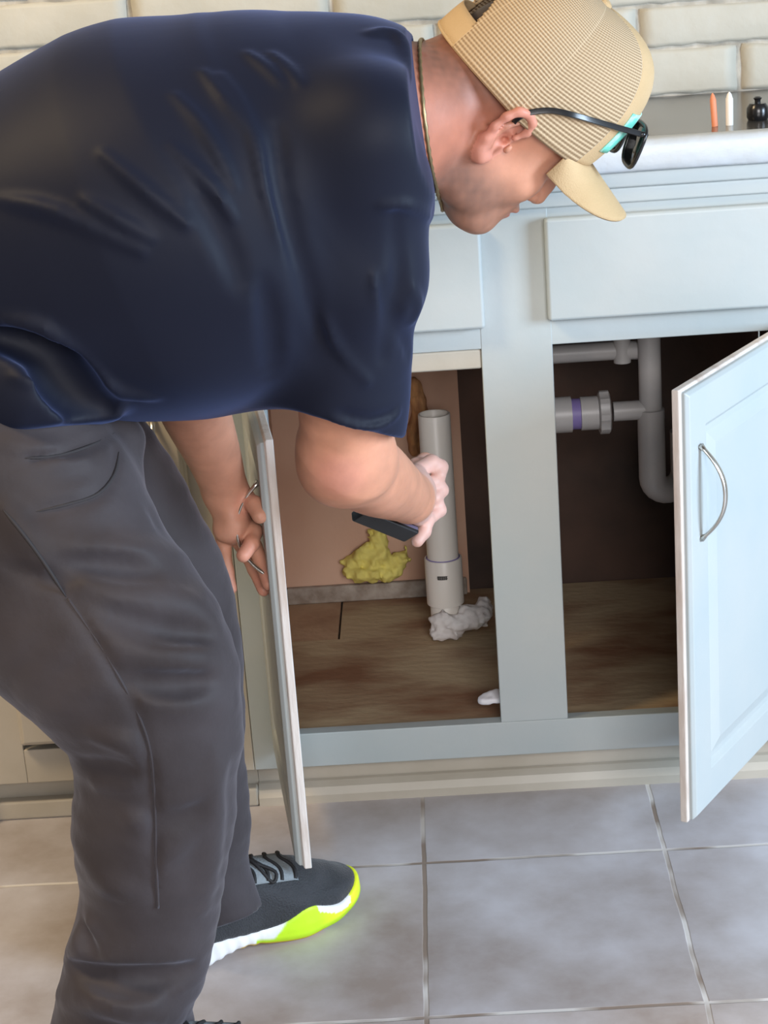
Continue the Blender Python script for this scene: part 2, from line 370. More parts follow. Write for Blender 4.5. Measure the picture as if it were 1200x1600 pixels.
# ------------------------------------------------------------------ standing drain stub
bx, by = P(699, 990, 0.36)[0] + 0.0005, 0.36
stub = empty('pvc_drain_stub', (bx, by, 0.103), 'white open PVC pipe stub standing upright in a coupling inside the left cabinet opening', 'pipe')
zt = P(695, 645, 0.36)[2]
def ring_tube(name, x, y, z0, z1, ro, ri, mt, parent, label=None, seg=40):
    bm = bmesh.new(); rs = []
    for r, z in ((ro, z0), (ro, z1 - .001), (ro - .0008, z1), (ri + .0008, z1), (ri, z1 - .001), (ri, z0)):
        rs.append([bm.verts.new((x + r*math.cos(k*2*math.pi/seg), y + r*math.sin(k*2*math.pi/seg), z)) for k in range(seg)])
    for i in range(6):
        for k in range(seg): bm.faces.new([rs[i][k], rs[i][(k+1) % seg], rs[(i+1) % 6][(k+1) % seg], rs[(i+1) % 6][k]])
    bmesh.ops.recalc_face_normals(bm, faces=bm.faces)
    o = put(name, bm_mesh(bm, name, True), mt, parent, label); sharp(o, 50); return o
z1c = P(700, 880, 0.33)[2]; z0c = P(703, 951, 0.33)[2]
ring_tube('upright_pipe', bx, by, z0c + 0.01, zt, 0.0242, 0.0208, M_pvc, stub)
ring_tube('coupling', bx, by, z0c, z1c, 0.0288, 0.0246, M_pvc, stub)
ring_tube('primer_ring', bx, by, z1c - 0.0035, z1c + 0.0012, 0.0262, 0.0245, M_purple, stub, 'purple primer ring')
ring_tube('lower_pipe', bx, by, 0.1036, z0c - 0.0006, 0.0242, 0.0208, M_pvc, stub)
# faint stamped marking on the coupling
bm = bmesh.new(); q = random.Random(8)
ang0 = -math.pi/2 - 0.10
for rowz, nn in ((0.030, 5), (0.0268, 5)):
    for k in range(nn):
        a = ang0 + (k - 2) * 0.105; z = z1c - rowz + 0.004
        for (da, dz, w, h) in ((-0.02, 0, 0.0008, 0.0030), (0.022, 0, 0.0008, 0.0030), (0.0, q.choice((0.0011, -0.0011, 0)), 0.0022, 0.0008)):
            c = Vector((bx + math.cos(a+da)*0.02885, by + math.sin(a+da)*0.02885, z + dz)); t = Vector((-math.sin(a), math.cos(a), 0)); nrm = Vector((math.cos(a), math.sin(a), 0))
            vs = [bm.verts.new(c + t*sx*w + Vector((0,0,sz*h/2)) + nrm*0.0003*o_) for o_ in (0, 1) for sx, sz in ((-1,-1),(1,-1),(1,1),(-1,1))]
            for f in ((0,3,2,1),(4,5,6,7),(0,1,5,4),(1,2,6,5),(2,3,7,6),(3,0,4,7)): bm.faces.new([vs[i] for i in f])
put('stamped_marking', bm_mesh(bm, 'stamped_marking'), M_ink, stub, 'small dark stamped marking')

# ------------------------------------------------------------------ drain plumbing in the right opening
yd = 0.22
def Q(px, py, Y=yd): return P(px, py, Y)
tr = Q(1017, 650); dr = empty('sink_drain_plumbing', (tr[0], tr[1], 0.42), 'greyish white drain pipes with trap and slip nuts hanging behind the open right door', 'pipe')
dirx = lambda z: z
zh = Q(945, 644)[2]; xt = tr[0]; ztop = 0.80
def hx(px, py): return Q(px, py)[0]
rp = (1036-1000)/2/2931*2.75
tube('tailpiece', [(xt, yd, zh - 0.004), (xt, yd, ztop)], rp * 0.95, M_pvcg, dr, 28)
tube('tee_arm', [(hx(958, 645), yd, zh), (xt, yd, zh)], rp * 0.82, M_pvcg, dr, 28)
tube('tee_collar', [(xt, yd, zh - 0.014), (xt, yd, zh + 0.0), (xt, yd, zh + 0.001)], [rp*1.16, rp*1.16, rp*1.0], M_pvcg, dr, 28)
zb = Q(1020, 745)[2]; rj = rp * 1.14
pts = [(xt, yd, zh - 0.012), (xt, yd, zb)]
for k in range(1, 13):
    a = k / 12 * math.pi; pts.append((xt + (1 - math.cos(a)) * 0.024, yd + (1 - math.cos(a)) * 0.010, zb - math.sin(a) * 0.024))
pts.append((xt + 0.048, yd + 0.02, zb + 0.06))
tube('trap_bend', pts, rj, M_pvcg, dr, 28)
xn = hx(944, 645)
bm = bmesh.new()
seg = 48
def nut(bm, x0, x1, r, lobes=8, y=yd, z=zh):
    rings = []
    for xx, f in ((x0, .86), (x0 + .002, 1), (x1 - .002, 1), (x1, .86)):
        rings.append([bm.verts.new((xx, y + r*f*(1 + 0.07*(math.cos(lobes*k*2*math.pi/seg) > 0.2)) * math.cos(k*2*math.pi/seg), z + r*f*(1 + 0.07*(math.cos(lobes*k*2*math.pi/seg) > 0.2)) * math.sin(k*2*math.pi/seg))) for k in range(seg)])
    for i in range(3):
        for k in range(seg): bm.faces.new([rings[i][k], rings[i][(k+1) % seg], rings[i+1][(k+1) % seg], rings[i+1][k]])
    bm.faces.new(rings[0][::-1]); bm.faces.new(rings[-1]); bmesh.ops.recalc_face_normals(bm, faces=bm.faces)
nut(bm, xn - 0.0085, xn + 0.0085, rp * 1.72)
o = put('slip_nut', bm_mesh(bm, 'slip_nut', True), M_pvcg, dr); sharp(o, 30)
tube('waste_adapter', [(hx(907, 648), yd, zh), (xn - 0.0088, yd, zh)], rp * 1.42, M_pvcg, dr, 28)
tube('primed_joint', [(hx(893, 648), yd, zh), (hx(907, 648) - 0.0003, yd, zh)], rp * 1.3, M_purple, dr, 28, label='purple primed joint')
tube('waste_pipe', [(0.105, yd, zh), (hx(893, 648) - 0.0003, yd, zh)], rp * 1.52, M_pvcg, dr, 28)
zu = Q(930, 555)[2]
tube('cross_pipe', [(0.105, yd + 0.02, zu), (hx(970, 555), yd + 0.02, zu), (xt - 0.005, yd + 0.012, zu)], rp * 0.78, M_pvcg, dr, 24)
tube('down_fitting', [(hx(974, 560), yd + 0.015, Q(974, 570)[2]), (hx(974, 560), yd + 0.015, zu + 0.03)], rp * 0.72, M_pvcg, dr, 24)
# ------------------------------------------------------------------ signed-distance modelling (numpy) and surface extraction
def sd_sphere(c, r):
    c = np.array(c, float); return lambda p: np.linalg.norm(p - c, axis=1) - r
def sd_cone(a, b, r1, r2):
    """capsule with a radius that runs from r1 at a to r2 at b"""
    a = np.array(a, float); b = np.array(b, float); ba = b - a; L2 = ba @ ba
    def f(p):
        pa = p - a; h = np.clip(pa @ ba / L2, 0, 1)
        return np.linalg.norm(pa - h[:, None] * ba, axis=1) - (r1 + (r2 - r1) * h)
    return f
def sd_curve(pts, rs, n=4):
    q = catmull([np.append(np.array(p, float), r) for p, r in zip(pts, rs)], n); q = np.array(q)
    return sd_chain(q[:, :3], q[:, 3])
def sd_ell(c, r, R=None):
    c = np.array(c, float); r = np.array(r, float); R = None if R is None else np.array(R, float)
    def f(p):
        q = p - c
        if R is not None: q = q @ R.T          # rows of R = local axes
        k0 = np.linalg.norm(q / r, axis=1); k1 = np.linalg.norm(q / (r * r), axis=1) + 1e-9
        return k0 * (k0 - 1.0) / k1
    return f
def sd_chain(pts, rs, k=None):
    fs = [sd_cone(pts[i], pts[i+1], rs[i], rs[i+1]) for i in range(len(pts)-1)]
    def f(p):
        d = fs[0](p)
        for g in fs[1:]:
            e = g(p); d = smin(d, e, k) if k else np.minimum(d, e)
        return d
    return f
def smin(a, b, k):
    h = np.maximum(k - np.abs(a - b), 0) / k
    return np.minimum(a, b) - h * h * k * 0.25
def smax(a, b, k): return -smin(-a, -b, k)
def U(k, *fs):
    def f(p):
        d = fs[0](p)
        for g in fs[1:]: d = smin(d, g(p), k)
        return d
    return f
def SUB(k, a, *bs):
    def f(p):
        d = a(p)
        for b in bs: d = smax(d, -b(p), k)
        return d
    return f
def scaled_y(f, yc, s):
    """stretches a shape across Y by s about yc"""
    def g(p):
        q = p.copy(); q[:, 1] = yc + (q[:, 1] - yc) / s
        return f(q)
    return g
def plane(pt, n):
    pt = np.array(pt, float); n = np.array(n, float); n /= np.linalg.norm(n)
    return lambda p: (p - pt) @ n
def localised(f, lo, hi, m=0.03):
    """evaluates f only near its box, elsewhere returns the distance to that box"""
    lo = np.array(lo, float) - m; hi = np.array(hi, float) + m
    def g(p):
        q = np.maximum(np.maximum(lo - p, p - hi), 0); d = np.linalg.norm(q, axis=1) + m * 0.8
        ins = (q <= 0).all(axis=1)
        if ins.any(): d[ins] = f(p[ins])
        return d
    return g
def surface(f, lo, hi, h, name, relax=1):
    lo = np.array(lo, float); hi = np.array(hi, float); B = 8
    nb = np.ceil((hi - lo) / (h * B)).astype(int); n = nb * B + 1
    V = np.ones(n, np.float32)
    bi = np.stack(np.meshgrid(*[np.arange(k) for k in nb], indexing='ij'), -1).reshape(-1, 3)
    cen = lo + (bi + 0.5) * B * h
    dc = np.concatenate([f(cen[i:i+200000]) for i in range(0, len(cen), 200000)])
    act = np.abs(dc) < B * h * 0.87 * 1.7 + 0.004
    off = np.stack(np.meshgrid(*[np.arange(B + 1)] * 3, indexing='ij'), -1).reshape(-1, 3)
    # inactive inside blocks
    for b in bi[(~act) & (dc < 0)]:
        V[b[0]*B:b[0]*B+B+1, b[1]*B:b[1]*B+B+1, b[2]*B:b[2]*B+B+1] = -1
    ab = bi[act]; CH = 400
    for i in range(0, len(ab), CH):
        idx = (ab[i:i+CH, None, :] * B + off[None]).reshape(-1, 3)
        V[idx[:, 0], idx[:, 1], idx[:, 2]] = f(lo + idx * h)
    S = V < 0
    m = S[:-1, :-1, :-1]; anyc = m.copy(); allc = m.copy()
    cor = [(x, y, z) for x in (0, 1) for y in (0, 1) for z in (0, 1)]
    for (x, y, z) in cor[1:]:
        s = S[x:n[0]-1+x, y:n[1]-1+y, z:n[2]-1+z]; anyc |= s; allc &= s
    cells = np.argwhere(anyc & ~allc)
    vals = {c: V[cells[:, 0]+c[0], cells[:, 1]+c[1], cells[:, 2]+c[2]] for c in cor}
    acc = np.zeros((len(cells), 3)); cnt = np.zeros(len(cells))
    for c in cor:
        for ax in range(3):
            if c[ax]: continue
            d = list(c); d[ax] = 1; d = tuple(d)
            a, b = vals[c], vals[d]; mk = (a < 0) != (b < 0)
            t = a[mk] / (a[mk] - b[mk]); pt = np.tile(np.array(c, float), (mk.sum(), 1)); pt[:, ax] = t
            acc[mk] += pt; cnt[mk] += 1
    verts = lo + (cells + acc / cnt[:, None]) * h
    idm = np.full(n - 1, -1, np.int32); idm[cells[:, 0], cells[:, 1], cells[:, 2]] = np.arange(len(cells))
    quads = []
    for ax in range(3):
        u, v = [(1, 2), (2, 0), (0, 1)][ax]
        sl = [slice(None)] * 3; sh = [slice(None)] * 3
        sl[ax] = slice(0, n[ax]-1); sh[ax] = slice(1, n[ax])
        A = S[tuple(sl)]; Bv = S[tuple(sh)]
        e = np.argwhere(A != Bv)
        ok = (e[:, u] > 0) & (e[:, v] > 0) & (e[:, u] < n[u]-1) & (e[:, v] < n[v]-1); e = e[ok]
        ins = A[e[:, 0], e[:, 1], e[:, 2]]
        def g(du, dv):
            q = e.copy(); q[:, u] += du; q[:, v] += dv; return idm[q[:, 0], q[:, 1], q[:, 2]]
        qd = np.stack([g(-1, -1), g(0, -1), g(0, 0), g(-1, 0)], 1)
        qd[~ins] = qd[~ins][:, ::-1]
        quads.append(qd)
    quads = np.concatenate(quads)
    quads = quads[(quads >= 0).all(axis=1)]
    for _ in range(relax):                       # relax along the surface, then pull back onto it
        s = np.zeros_like(verts); c = np.zeros(len(verts))
        for i in range(4):
            a = quads[:, i]; b = quads[:, (i+1) % 4]
            for ax in range(3):
                s[:, ax] += np.bincount(a, verts[b, ax], len(verts)) + np.bincount(b, verts[a, ax], len(verts))
            c += np.bincount(a, minlength=len(verts)) + np.bincount(b, minlength=len(verts))
        verts = verts * 0.4 + 0.6 * s / np.maximum(c, 1)[:, None]
    me = bpy.data.meshes.new(name)
    me.vertices.add(len(verts)); me.vertices.foreach_set('co', verts.astype(np.float32).ravel())
    me.loops.add(len(quads) * 4); me.loops.foreach_set('vertex_index', quads.astype(np.int32).ravel())
    me.polygons.add(len(quads)); me.polygons.foreach_set('loop_start', np.arange(0, len(quads)*4, 4, dtype=np.int32))
    me.polygons.foreach_set('loop_total', np.full(len(quads), 4, np.int32))
    me.update(calc_edges=True); me.validate(); smooth(me)
    return me, verts
def trace(f, px, py, t0=1.2, t1=3.4):
    v = ray(px, py); v = v / np.linalg.norm(v); t = t0
    for _ in range(160):
        d = float(f((CAM + v * t)[None])[0])
        if d < 0.0006: return CAM + v * t
        t += d * 0.8
        if t > t1: return None
    return CAM + v * t
def grad(f, p, e=0.002):
    p = np.array(p); g = np.array([float(f((p + d)[None])[0] - f((p - d)[None])[0]) for d in (np.eye(3) * e)])
    return g / (np.linalg.norm(g) + 1e-9)
def on_surf(f, pts, push=0.0, n=5):
    out = []
    for (x, y) in pts:
        q = trace(f, x, y)
        if q is not None: out.append(q + grad(f, q) * push)
    if len(out) > 2 and n > 1: out = catmull(out, n)
    return out
def ridge(f, pts, r, push):
    q = on_surf(f, pts, push, 3)
    if len(q) < 2: return lambda p: np.full(len(p), 9.0)
    m = len(q); rs = [max(r * math.sin(math.pi * (0.12 + 0.76 * i / (m - 1))), r * 0.3) for i in range(m)]
    q = np.array(q); lo = q.min(0) - r; hi = q.max(0) + r
    return localised(sd_chain(q, rs), lo, hi, 0.03)
def paint_mesh(me, cols, name='Col'):
    ca = me.color_attributes.new(name, 'FLOAT_COLOR', 'POINT')
    a = np.ones((len(cols), 4), np.float32); a[:, :3] = cols; ca.data.foreach_set('color', a.ravel())

# lumpy foams and scraps
def noise3(p, s, seed=0):
    r = np.random.RandomState(seed); d = 0
    for k in range(7):
        w = r.normal(size=3); w = w / np.linalg.norm(w) * s * (0.7 + 0.9 * r.rand()); d = d + np.sin(p @ w + r.rand() * 6.28)
    return d / 7
def lump(name, blobs, k, amp, s, mt, label, cat, h=0.003, cut=None, seed=1):
    fs = [sd_ell(c, r) for c, r in blobs]; base = U(k, *fs)
    def f(p):
        d = base(p) - amp * noise3(p, s, seed) - amp * 0.5 * noise3(p, s * 2.3, seed + 9)
        for c in (cut or []): d = smax(d, c(p), 0.002)
        return d
    cs = np.array([c for c, r in blobs]); m = max(max(r) for c, r in blobs) + 0.02
    me, v = surface(f, cs.min(0) - m, cs.max(0) + m, h, name)
    o = put(name, me, mt); tag(o, label, cat)
    return o
c = lambda px, py, Y: tuple(P(px, py, Y))
lump('yellow_expanding_foam', [(c(590, 845, .515), (.016, .014, .02)), (c(585, 868, .51), (.03, .018, .022)), (c(560, 890, .51), (.027, .018, .017)), (c(605, 888, .51), (.03, .02, .020)),
     (c(583, 893, .505), (.03, .022, .018)), (c(622, 873, .515), (.018, .014, .014)), (c(548, 880, .52), (.015, .012, .014))], 0.008, 0.010, 190, M_foamy,
     'crumpled yellow expanding foam lump on the trim at the back of the cabinet', 'foam', 0.0025, [plane((0, .534, 0), (0, 1, 0))], 3)
lump('white_pipe_foam', [(c(692, 975, .335), (.018, .02, .022)), (c(715, 975, .325), (.022, .018, .016)), (c(735, 965, .335), (.024, .02, .018)), (c(755, 955, .345), (.016, .02, .02)),
     (c(700, 985, .33), (.026, .018, .014)), (c(690, 988, .325), (.012, .012, .01))], 0.008, 0.008, 200, M_foamw,
     'lumpy white foam around the foot of the upright pipe', 'foam', 0.0025, [plane((0, 0, .1035), (0, 0, -1)), lambda p: 0.0246 - np.hypot(p[:, 0] - bx, p[:, 1] - by)], 5)
lump('torn_insulation', [(c(648, 608, .53), (.013, .012, .022)), (c(656, 645, .528), (.014, .014, .03)), (c(645, 685, .53), (.010, .012, .03)), (c(664, 670, .532), (.010, .010, .03))], 0.012, 0.006, 140, M_fib,
     'torn orange-brown fibrous insulation hanging from the back wall behind the hand', 'insulation', 0.0025, [plane((0, .534, 0), (0, 1, 0))], 8)
lump('paper_scrap', [(c(768, 1092, .03), (.016, .012, .005)), (c(778, 1086, .04), (.014, .014, .007)), (c(757, 1096, .03), (.008, .007, .004))], 0.008, 0.003, 260, M_scrap,
     'small crumpled white scrap on the cabinet floor against the middle stile', 'scrap', 0.002, [plane((0, 0, .1035), (0, 0, -1)), plane((0, .0215, 0), (0, -1, 0))], 4)
# ------------------------------------------------------------------ the man
def R_(n, px, py, Y):                       # a length of n pixels at that place, in metres
    return n * float((MW.T @ (P(px, py, Y) - CAM))[2]) / F_PX
def circ(lst, Y):
    """list of (px, py, r_px[, Y]) -> centres and radii in metres"""
    cs = []; rs = []
    for t in lst:
        y = t[3] if len(t) > 3 else Y
        cs.append(P(t[0], t[1], y)); rs.append(R_(t[2], t[0], t[1], y))
    return cs, rs
man = empty('person', (-0.36, -0.55, 0), 'man in navy t-shirt, grey trousers and tan cap bending down into the open cabinet', 'person')

# fabrics and skin
def cloth(name, col, rough, sheen, bscale=900.0, bump=0.15, col2=None, sheen_tint=(0.32, 0.45, 1.0)):
    m = mat(name, col, rough, spec=0.16, sheen=sheen, col2=col2, nscale=6, bump=0.0)
    nt = m.node_tree; N = nt.nodes; L = nt.links; b = N['Principled BSDF']
    b.inputs['Sheen Tint'].default_value = (*sheen_tint, 1)
    tc = N.new('ShaderNodeTexCoord'); n = N.new('ShaderNodeTexNoise'); n.inputs['Scale'].default_value = 28; n.inputs['Detail'].default_value = 5
    L.new(tc.outputs['Object'], n.inputs['Vector'])
    bp = N.new('ShaderNodeBump'); bp.inputs['Strength'].default_value = bump; bp.inputs['Distance'].default_value = 0.004
    L.new(n.outputs['Fac'], bp.inputs['Height']); L.new(bp.outputs[0], b.inputs['Normal'])
    return m
M_shirt = cloth('navy_knit', (0.0062, 0.0078, 0.0165), 0.58, 0.18, bump=0.06)
M_trou = cloth('charcoal_twill', (0.056, 0.049, 0.054), 0.6, 0.16, bump=0.45, col2=(0.034, 0.028, 0.029), sheen_tint=(0.75, 0.8, 1.0))
def attr_mat(name, rough, sss=0.0, nvar=0.12, spec=0.4, bump=0.1, bscale=180):
    m = bpy.data.materials.new(name); m.use_nodes = True; nt = m.node_tree; N = nt.nodes; L = nt.links; b = N['Principled BSDF']
    b.inputs['Roughness'].default_value = rough; b.inputs['Specular IOR Level'].default_value = spec
    if sss:
        b.inputs['Subsurface Weight'].default_value = sss; b.inputs['Subsurface Radius'].default_value = (0.010, 0.004, 0.002); b.inputs['Subsurface Scale'].default_value = 1.0
    a = N.new('ShaderNodeAttribute'); a.attribute_name = 'Col'
    tc = N.new('ShaderNodeTexCoord'); n = N.new('ShaderNodeTexNoise'); n.inputs['Scale'].default_value = 35; n.inputs['Detail'].default_value = 6
    L.new(tc.outputs['Object'], n.inputs['Vector'])
    mr = N.new('ShaderNodeMapRange'); mr.inputs[1].default_value = 0.3; mr.inputs[2].default_value = 0.7; mr.inputs[3].default_value = 1 - nvar; mr.inputs[4].default_value = 1 + nvar
    L.new(n.outputs['Fac'], mr.inputs[0])
    mx = N.new('ShaderNodeVectorMath'); mx.operation = 'SCALE'; L.new(a.outputs['Color'], mx.inputs[0]); L.new(mr.outputs[0], mx.inputs['Scale'])
    L.new(mx.outputs[0], b.inputs['Base Color'])
    n2 = N.new('ShaderNodeTexNoise'); n2.inputs['Scale'].default_value = bscale; n2.inputs['Detail'].default_value = 3; L.new(tc.outputs['Object'], n2.inputs['Vector'])
    bp = N.new('ShaderNodeBump'); bp.inputs['Strength'].default_value = bump; bp.inputs['Distance'].default_value = 0.002
    L.new(n2.outputs['Fac'], bp.inputs['Height']); L.new(bp.outputs[0], b.inputs['Normal'])
    return m
M_skin = attr_mat('skin', 0.5, sss=0.12)

# --- head frame
HO = P(768, 180, -0.37)
def camdir(x, y, z):                       # x right, y up, z towards the camera -> world
    v = MW @ np.array([x, -y, -z]); return v / np.linalg.norm(v)
HF = np.array([0.612, 0.185, -0.769]); HF /= np.linalg.norm(HF)
_u = np.array([0.787, -0.060, 0.614]); _u = _u - HF * (HF @ _u); HU = _u / np.linalg.norm(_u)
HR = np.cross(HF, HU)
HM = np.array([HR, HF, HU])                # rows: right, forward, up
def hp(r, f, u): return HO + HR * r + HF * f + HU * u
def head_local(p): return (p - HO) @ HM.T
_cran = sd_ell((0, -0.001, 0.052), (0.076, 0.090, 0.079))
_face = sd_ell((0, 0.036, -0.016), (0.061, 0.052, 0.080))
_nape = sd_ell((0, -0.055, -0.010), (0.058, 0.040, 0.055))
_jaw = sd_chain([(0.053, -0.002, -0.036), (0.049, 0.010, -0.064), (0.022, 0.055, -0.078), (0, 0.064, -0.080)], [0.017, 0.017, 0.018, 0.019], 0.02)
_chin = sd_ell((0, 0.074, -0.080), (0.022, 0.017, 0.017))
_cheek = sd_ell((0.036, 0.056, -0.018), (0.023, 0.024, 0.022))
_masseter = sd_ell((0.050, 0.018, -0.045), (0.020, 0.034, 0.036))
_brow = sd_ell((0.022, 0.079, 0.036), (0.034, 0.016, 0.012))
_nose = sd_chain([(0, 0.086, 0.020), (0, 0.094, -0.004), (0, 0.099, -0.020)], [0.0085, 0.0095, 0.0105], 0.01)
_wing = sd_ell((0.010, 0.090, -0.023), (0.0075, 0.010, 0.0075))
_socket = sd_ell((0.033, 0.098, 0.014), (0.020, 0.020, 0.014))
_lid = sd_ell((0.032, 0.075, 0.014), (0.0145, 0.0135, 0.0115))
_lipu = sd_ell((0, 0.087, -0.046), (0.023, 0.011, 0.0062)); _lipl = sd_ell((0, 0.084, -0.056), (0.020, 0.011, 0.0070))
_mouthl = sd_ell((0, 0.092, -0.0512), (0.024, 0.006, 0.0014))
_philt = sd_ell((0, 0.076, -0.050), (0.030, 0.012, 0.022))
_nostril = sd_ell((0.0055, 0.095, -0.031), (0.003, 0.004, 0.003))
ec = np.array([0.079, 0.000, 0.002])
def ep(df, du, dr): return (ec[0] + dr, ec[1] + df, ec[2] + du)
_eb = sd_ell(ep(-0.001, 0.0, -0.004), (0.0055, 0.0155, 0.029), np.array([[0.93, 0.36, 0], [-0.36, 0.93, 0], [0, 0, 1.0]]))
_helix = sd_chain([ep(.009, .008, .002), ep(.013, .022, .003), ep(.008, .032, .006), ep(-.002, .035, .009), ep(-.012, .030, .012), ep(-.017, .018, .013), ep(-.0175, .003, .012), ep(-.013, -.012, .009), ep(-.007, -.024, .006), ep(.000, -.029, .004), ep(.006, -.024, .002)],
                  [.0032, .0036, .0040, .0042, .0042, .0040, .0038, .0038, .0048, .0058, .004], 0.006)
_anti = sd_chain([ep(-.001, .022, .005), ep(-.008, .010, .0065), ep(-.009, -.004, .006), ep(-.003, -.015, .005)], [.0028, .0034, .0034, .0032], 0.004)
_concha = sd_ell(ep(.002, -.002, .005), (.011, .0075, .011)); _scapha = sd_ell(ep(-.011, .014, .011), (.004, .0035, .013))
_tragus = sd_ell(ep(.012, -.004, .002), (.004, .0045, .006)); _lobe = sd_ell(ep(.0, -.026, .002), (.0045, .008, .009))
_canal = sd_ell(ep(.006, -.002, -.003), (.012, .004, .005))
def head_f(p):
    q = head_local(p); q = q.copy(); q[:, 0] = np.abs(q[:, 0])
    d = smin(_cran(q), _face(q), 0.035); d = smin(d, _nape(q), 0.03); d = smin(d, _jaw(q), 0.028); d = smin(d, _chin(q), 0.018); d = smin(d, _masseter(q), 0.02)
    d = smin(d, _cheek(q), 0.02); d = smin(d, _brow(q), 0.014)
    d = smax(d, -_socket(q), 0.014); d = smin(d, _lid(q), 0.004)
    d = smin(d, _philt(q), 0.012); d = smin(d, _nose(q), 0.010); d = smin(d, _wing(q), 0.005); d = smax(d, -_nostril(q), 0.002)
    d = smin(d, smin(_lipu(q), _lipl(q), 0.002), 0.005); d = smax(d, -_mouthl(q), 0.002)
    e = smin(_eb(q), _lobe(q), 0.006); e = smax(e, -_concha(q), 0.003); e = smax(e, -_scapha(q), 0.003)
    e = smin(e, _helix(q), 0.003); e = smin(e, _anti(q), 0.003); e = smin(e, _tragus(q), 0.003); e = smax(e, -_canal(q), 0.002)
    return smin(d, e, 0.004)
head_g = localised(head_f, HO - 0.17, HO + 0.17, 0.02)
neck_a, neck_b = P(560, 190, -0.435), hp(0, -0.030, -0.010)
neck_f = sd_chain([neck_a, P(640, 178, -0.415), neck_b], [0.070, 0.063, 0.060], 0.03)

# --- arms and hands
shR, elR, wrR = P(570, 300, -0.60), P(528, 722, -0.50), P(640, 778, -0.275)
armR = U(0.03, sd_cone(shR, P(536, 560, -0.553), 0.050, 0.050), sd_cone(P(536, 560, -0.553), P(540, 708, -0.505), 0.050, 0.044), sd_cone(P(538, 718, -0.50), P(520, 742, -0.49), 0.040, 0.024),
         sd_curve([P(540, 715, -0.495), P(578, 742, -0.42), P(613, 763, -0.335), wrR], [0.043, 0.043, 0.036, 0.029], 6))
def fing(lst, r):
    pts = [P(*t) for t in lst]; n = len(pts)
    return sd_chain(pts, [r * (1.0 - 0.16 * i / (n - 1)) for i in range(n)], 0.004)
handR = U(0.008, sd_ell(P(650, 774, -0.245), (0.019, 0.034, 0.037)), sd_cone(wrR, P(650, 768, -0.25), 0.0265, 0.024),
          sd_cone(P(650, 742, -0.225), P(658, 800, -0.235), 0.0125, 0.0125))
fR = [fing([(652, 736, -.215), (674, 723, -.195), (688, 730, -.19), (686, 743, -.20)], 0.0104), fing([(660, 758, -.215), (682, 753, -.20), (690, 766, -.20), (679, 778, -.215)], 0.0094),
      fing([(660, 784, -.22), (681, 783, -.208), (687, 797, -.21), (675, 808, -.225)], 0.0090), fing([(655, 802, -.235), (668, 812, -.232), (663, 831, -.24), (652, 846, -.25)], 0.0088),
      fing([(640, 748, -.215), (650, 728, -.19), (664, 719, -.165), (676, 720, -.15)], 0.0100)]
def handR_f(p):
    d = handR(p)
    for g in fR: d = smin(d, g(p), 0.0015)
    return d
hR_g = localised(handR_f, wrR - 0.05, P(670, 790, -0.2) + 0.09, 0.02)
shL, elL, wrL = P(450, 300, -0.28), P(262, 535, -0.44), P(352, 768, -0.300)
armL = U(0.03, sd_cone(shL, elL, 0.05, 0.042), sd_curve([elL, P(300, 630, -0.385), P(335, 715, -0.33), wrL], [0.040, 0.0385, 0.0305, 0.0255], 6))
handL = U(0.010, sd_ell(P(364, 806, -0.300), (0.020, 0.030, 0.034)), sd_cone(wrL, P(358, 790, -0.298), 0.0235, 0.021), sd_cone(P(350, 828, -0.313), P(382, 822, -0.283), 0.013, 0.013))
fL = [fing([(380, 818, -0.288), (398, 830, -0.300), (393, 850, -0.323), (380, 868, -0.338)], 0.0098),          # index
      fing([(372, 828, -0.288), (396, 852, -0.288), (409, 878, -0.300), (420, 912, -0.323)], 0.0098),           # middle
      fing([(362, 832, -0.288), (384, 862, -0.273), (398, 890, -0.278), (412, 922, -0.300)], 0.0092),            # ring
      fing([(346, 832, -0.303), (350, 860, -0.306), (355, 892, -0.310), (361, 920, -0.318)], 0.0086),           # little
      fing([(362, 785, -0.293), (384, 780, -0.306), (398, 789, -0.323), (406, 806, -0.336)], 0.0112)]          # thumb
def handL_f(p):
    d = handL(p)
    for g in fL: d = smin(d, g(p), 0.0045)
    return d
hL_g = localised(handL_f, P(352, 768, -.30) - np.array([.05, .08, .16]), P(364, 800, -.29) + np.array([.11, .08, .06]), 0.02)
core = sd_chain([P(-10, 620, -0.53), P(230, 340, -0.50), P(450, 240, -0.46), P(570, 190, -0.455)], [0.115, 0.135, 0.125, 0.06], 0.05)
_bR = np.array([shR, elR, wrR]); _bL = np.array([shL, elL, wrL])
armR_g = localised(armR, _bR.min(0) - 0.06, _bR.max(0) + 0.06, 0.03); armL_g = localised(armL, _bL.min(0) - 0.06, _bL.max(0) + 0.06, 0.03)
def body_f(p):
    d = smin(head_g(p), neck_f(p), 0.022); d = smin(d, core(p), 0.04)
    d = smin(d, smin(armR_g(p), hR_g(p), 0.012), 0.02); d = smin(d, smin(armL_g(p), hL_g(p), 0.012), 0.02)
    return d
me, V = surface(body_f, (-0.72, -0.78, 0.36), (0.42, -0.10, 1.20), 0.0021, 'body', relax=2)
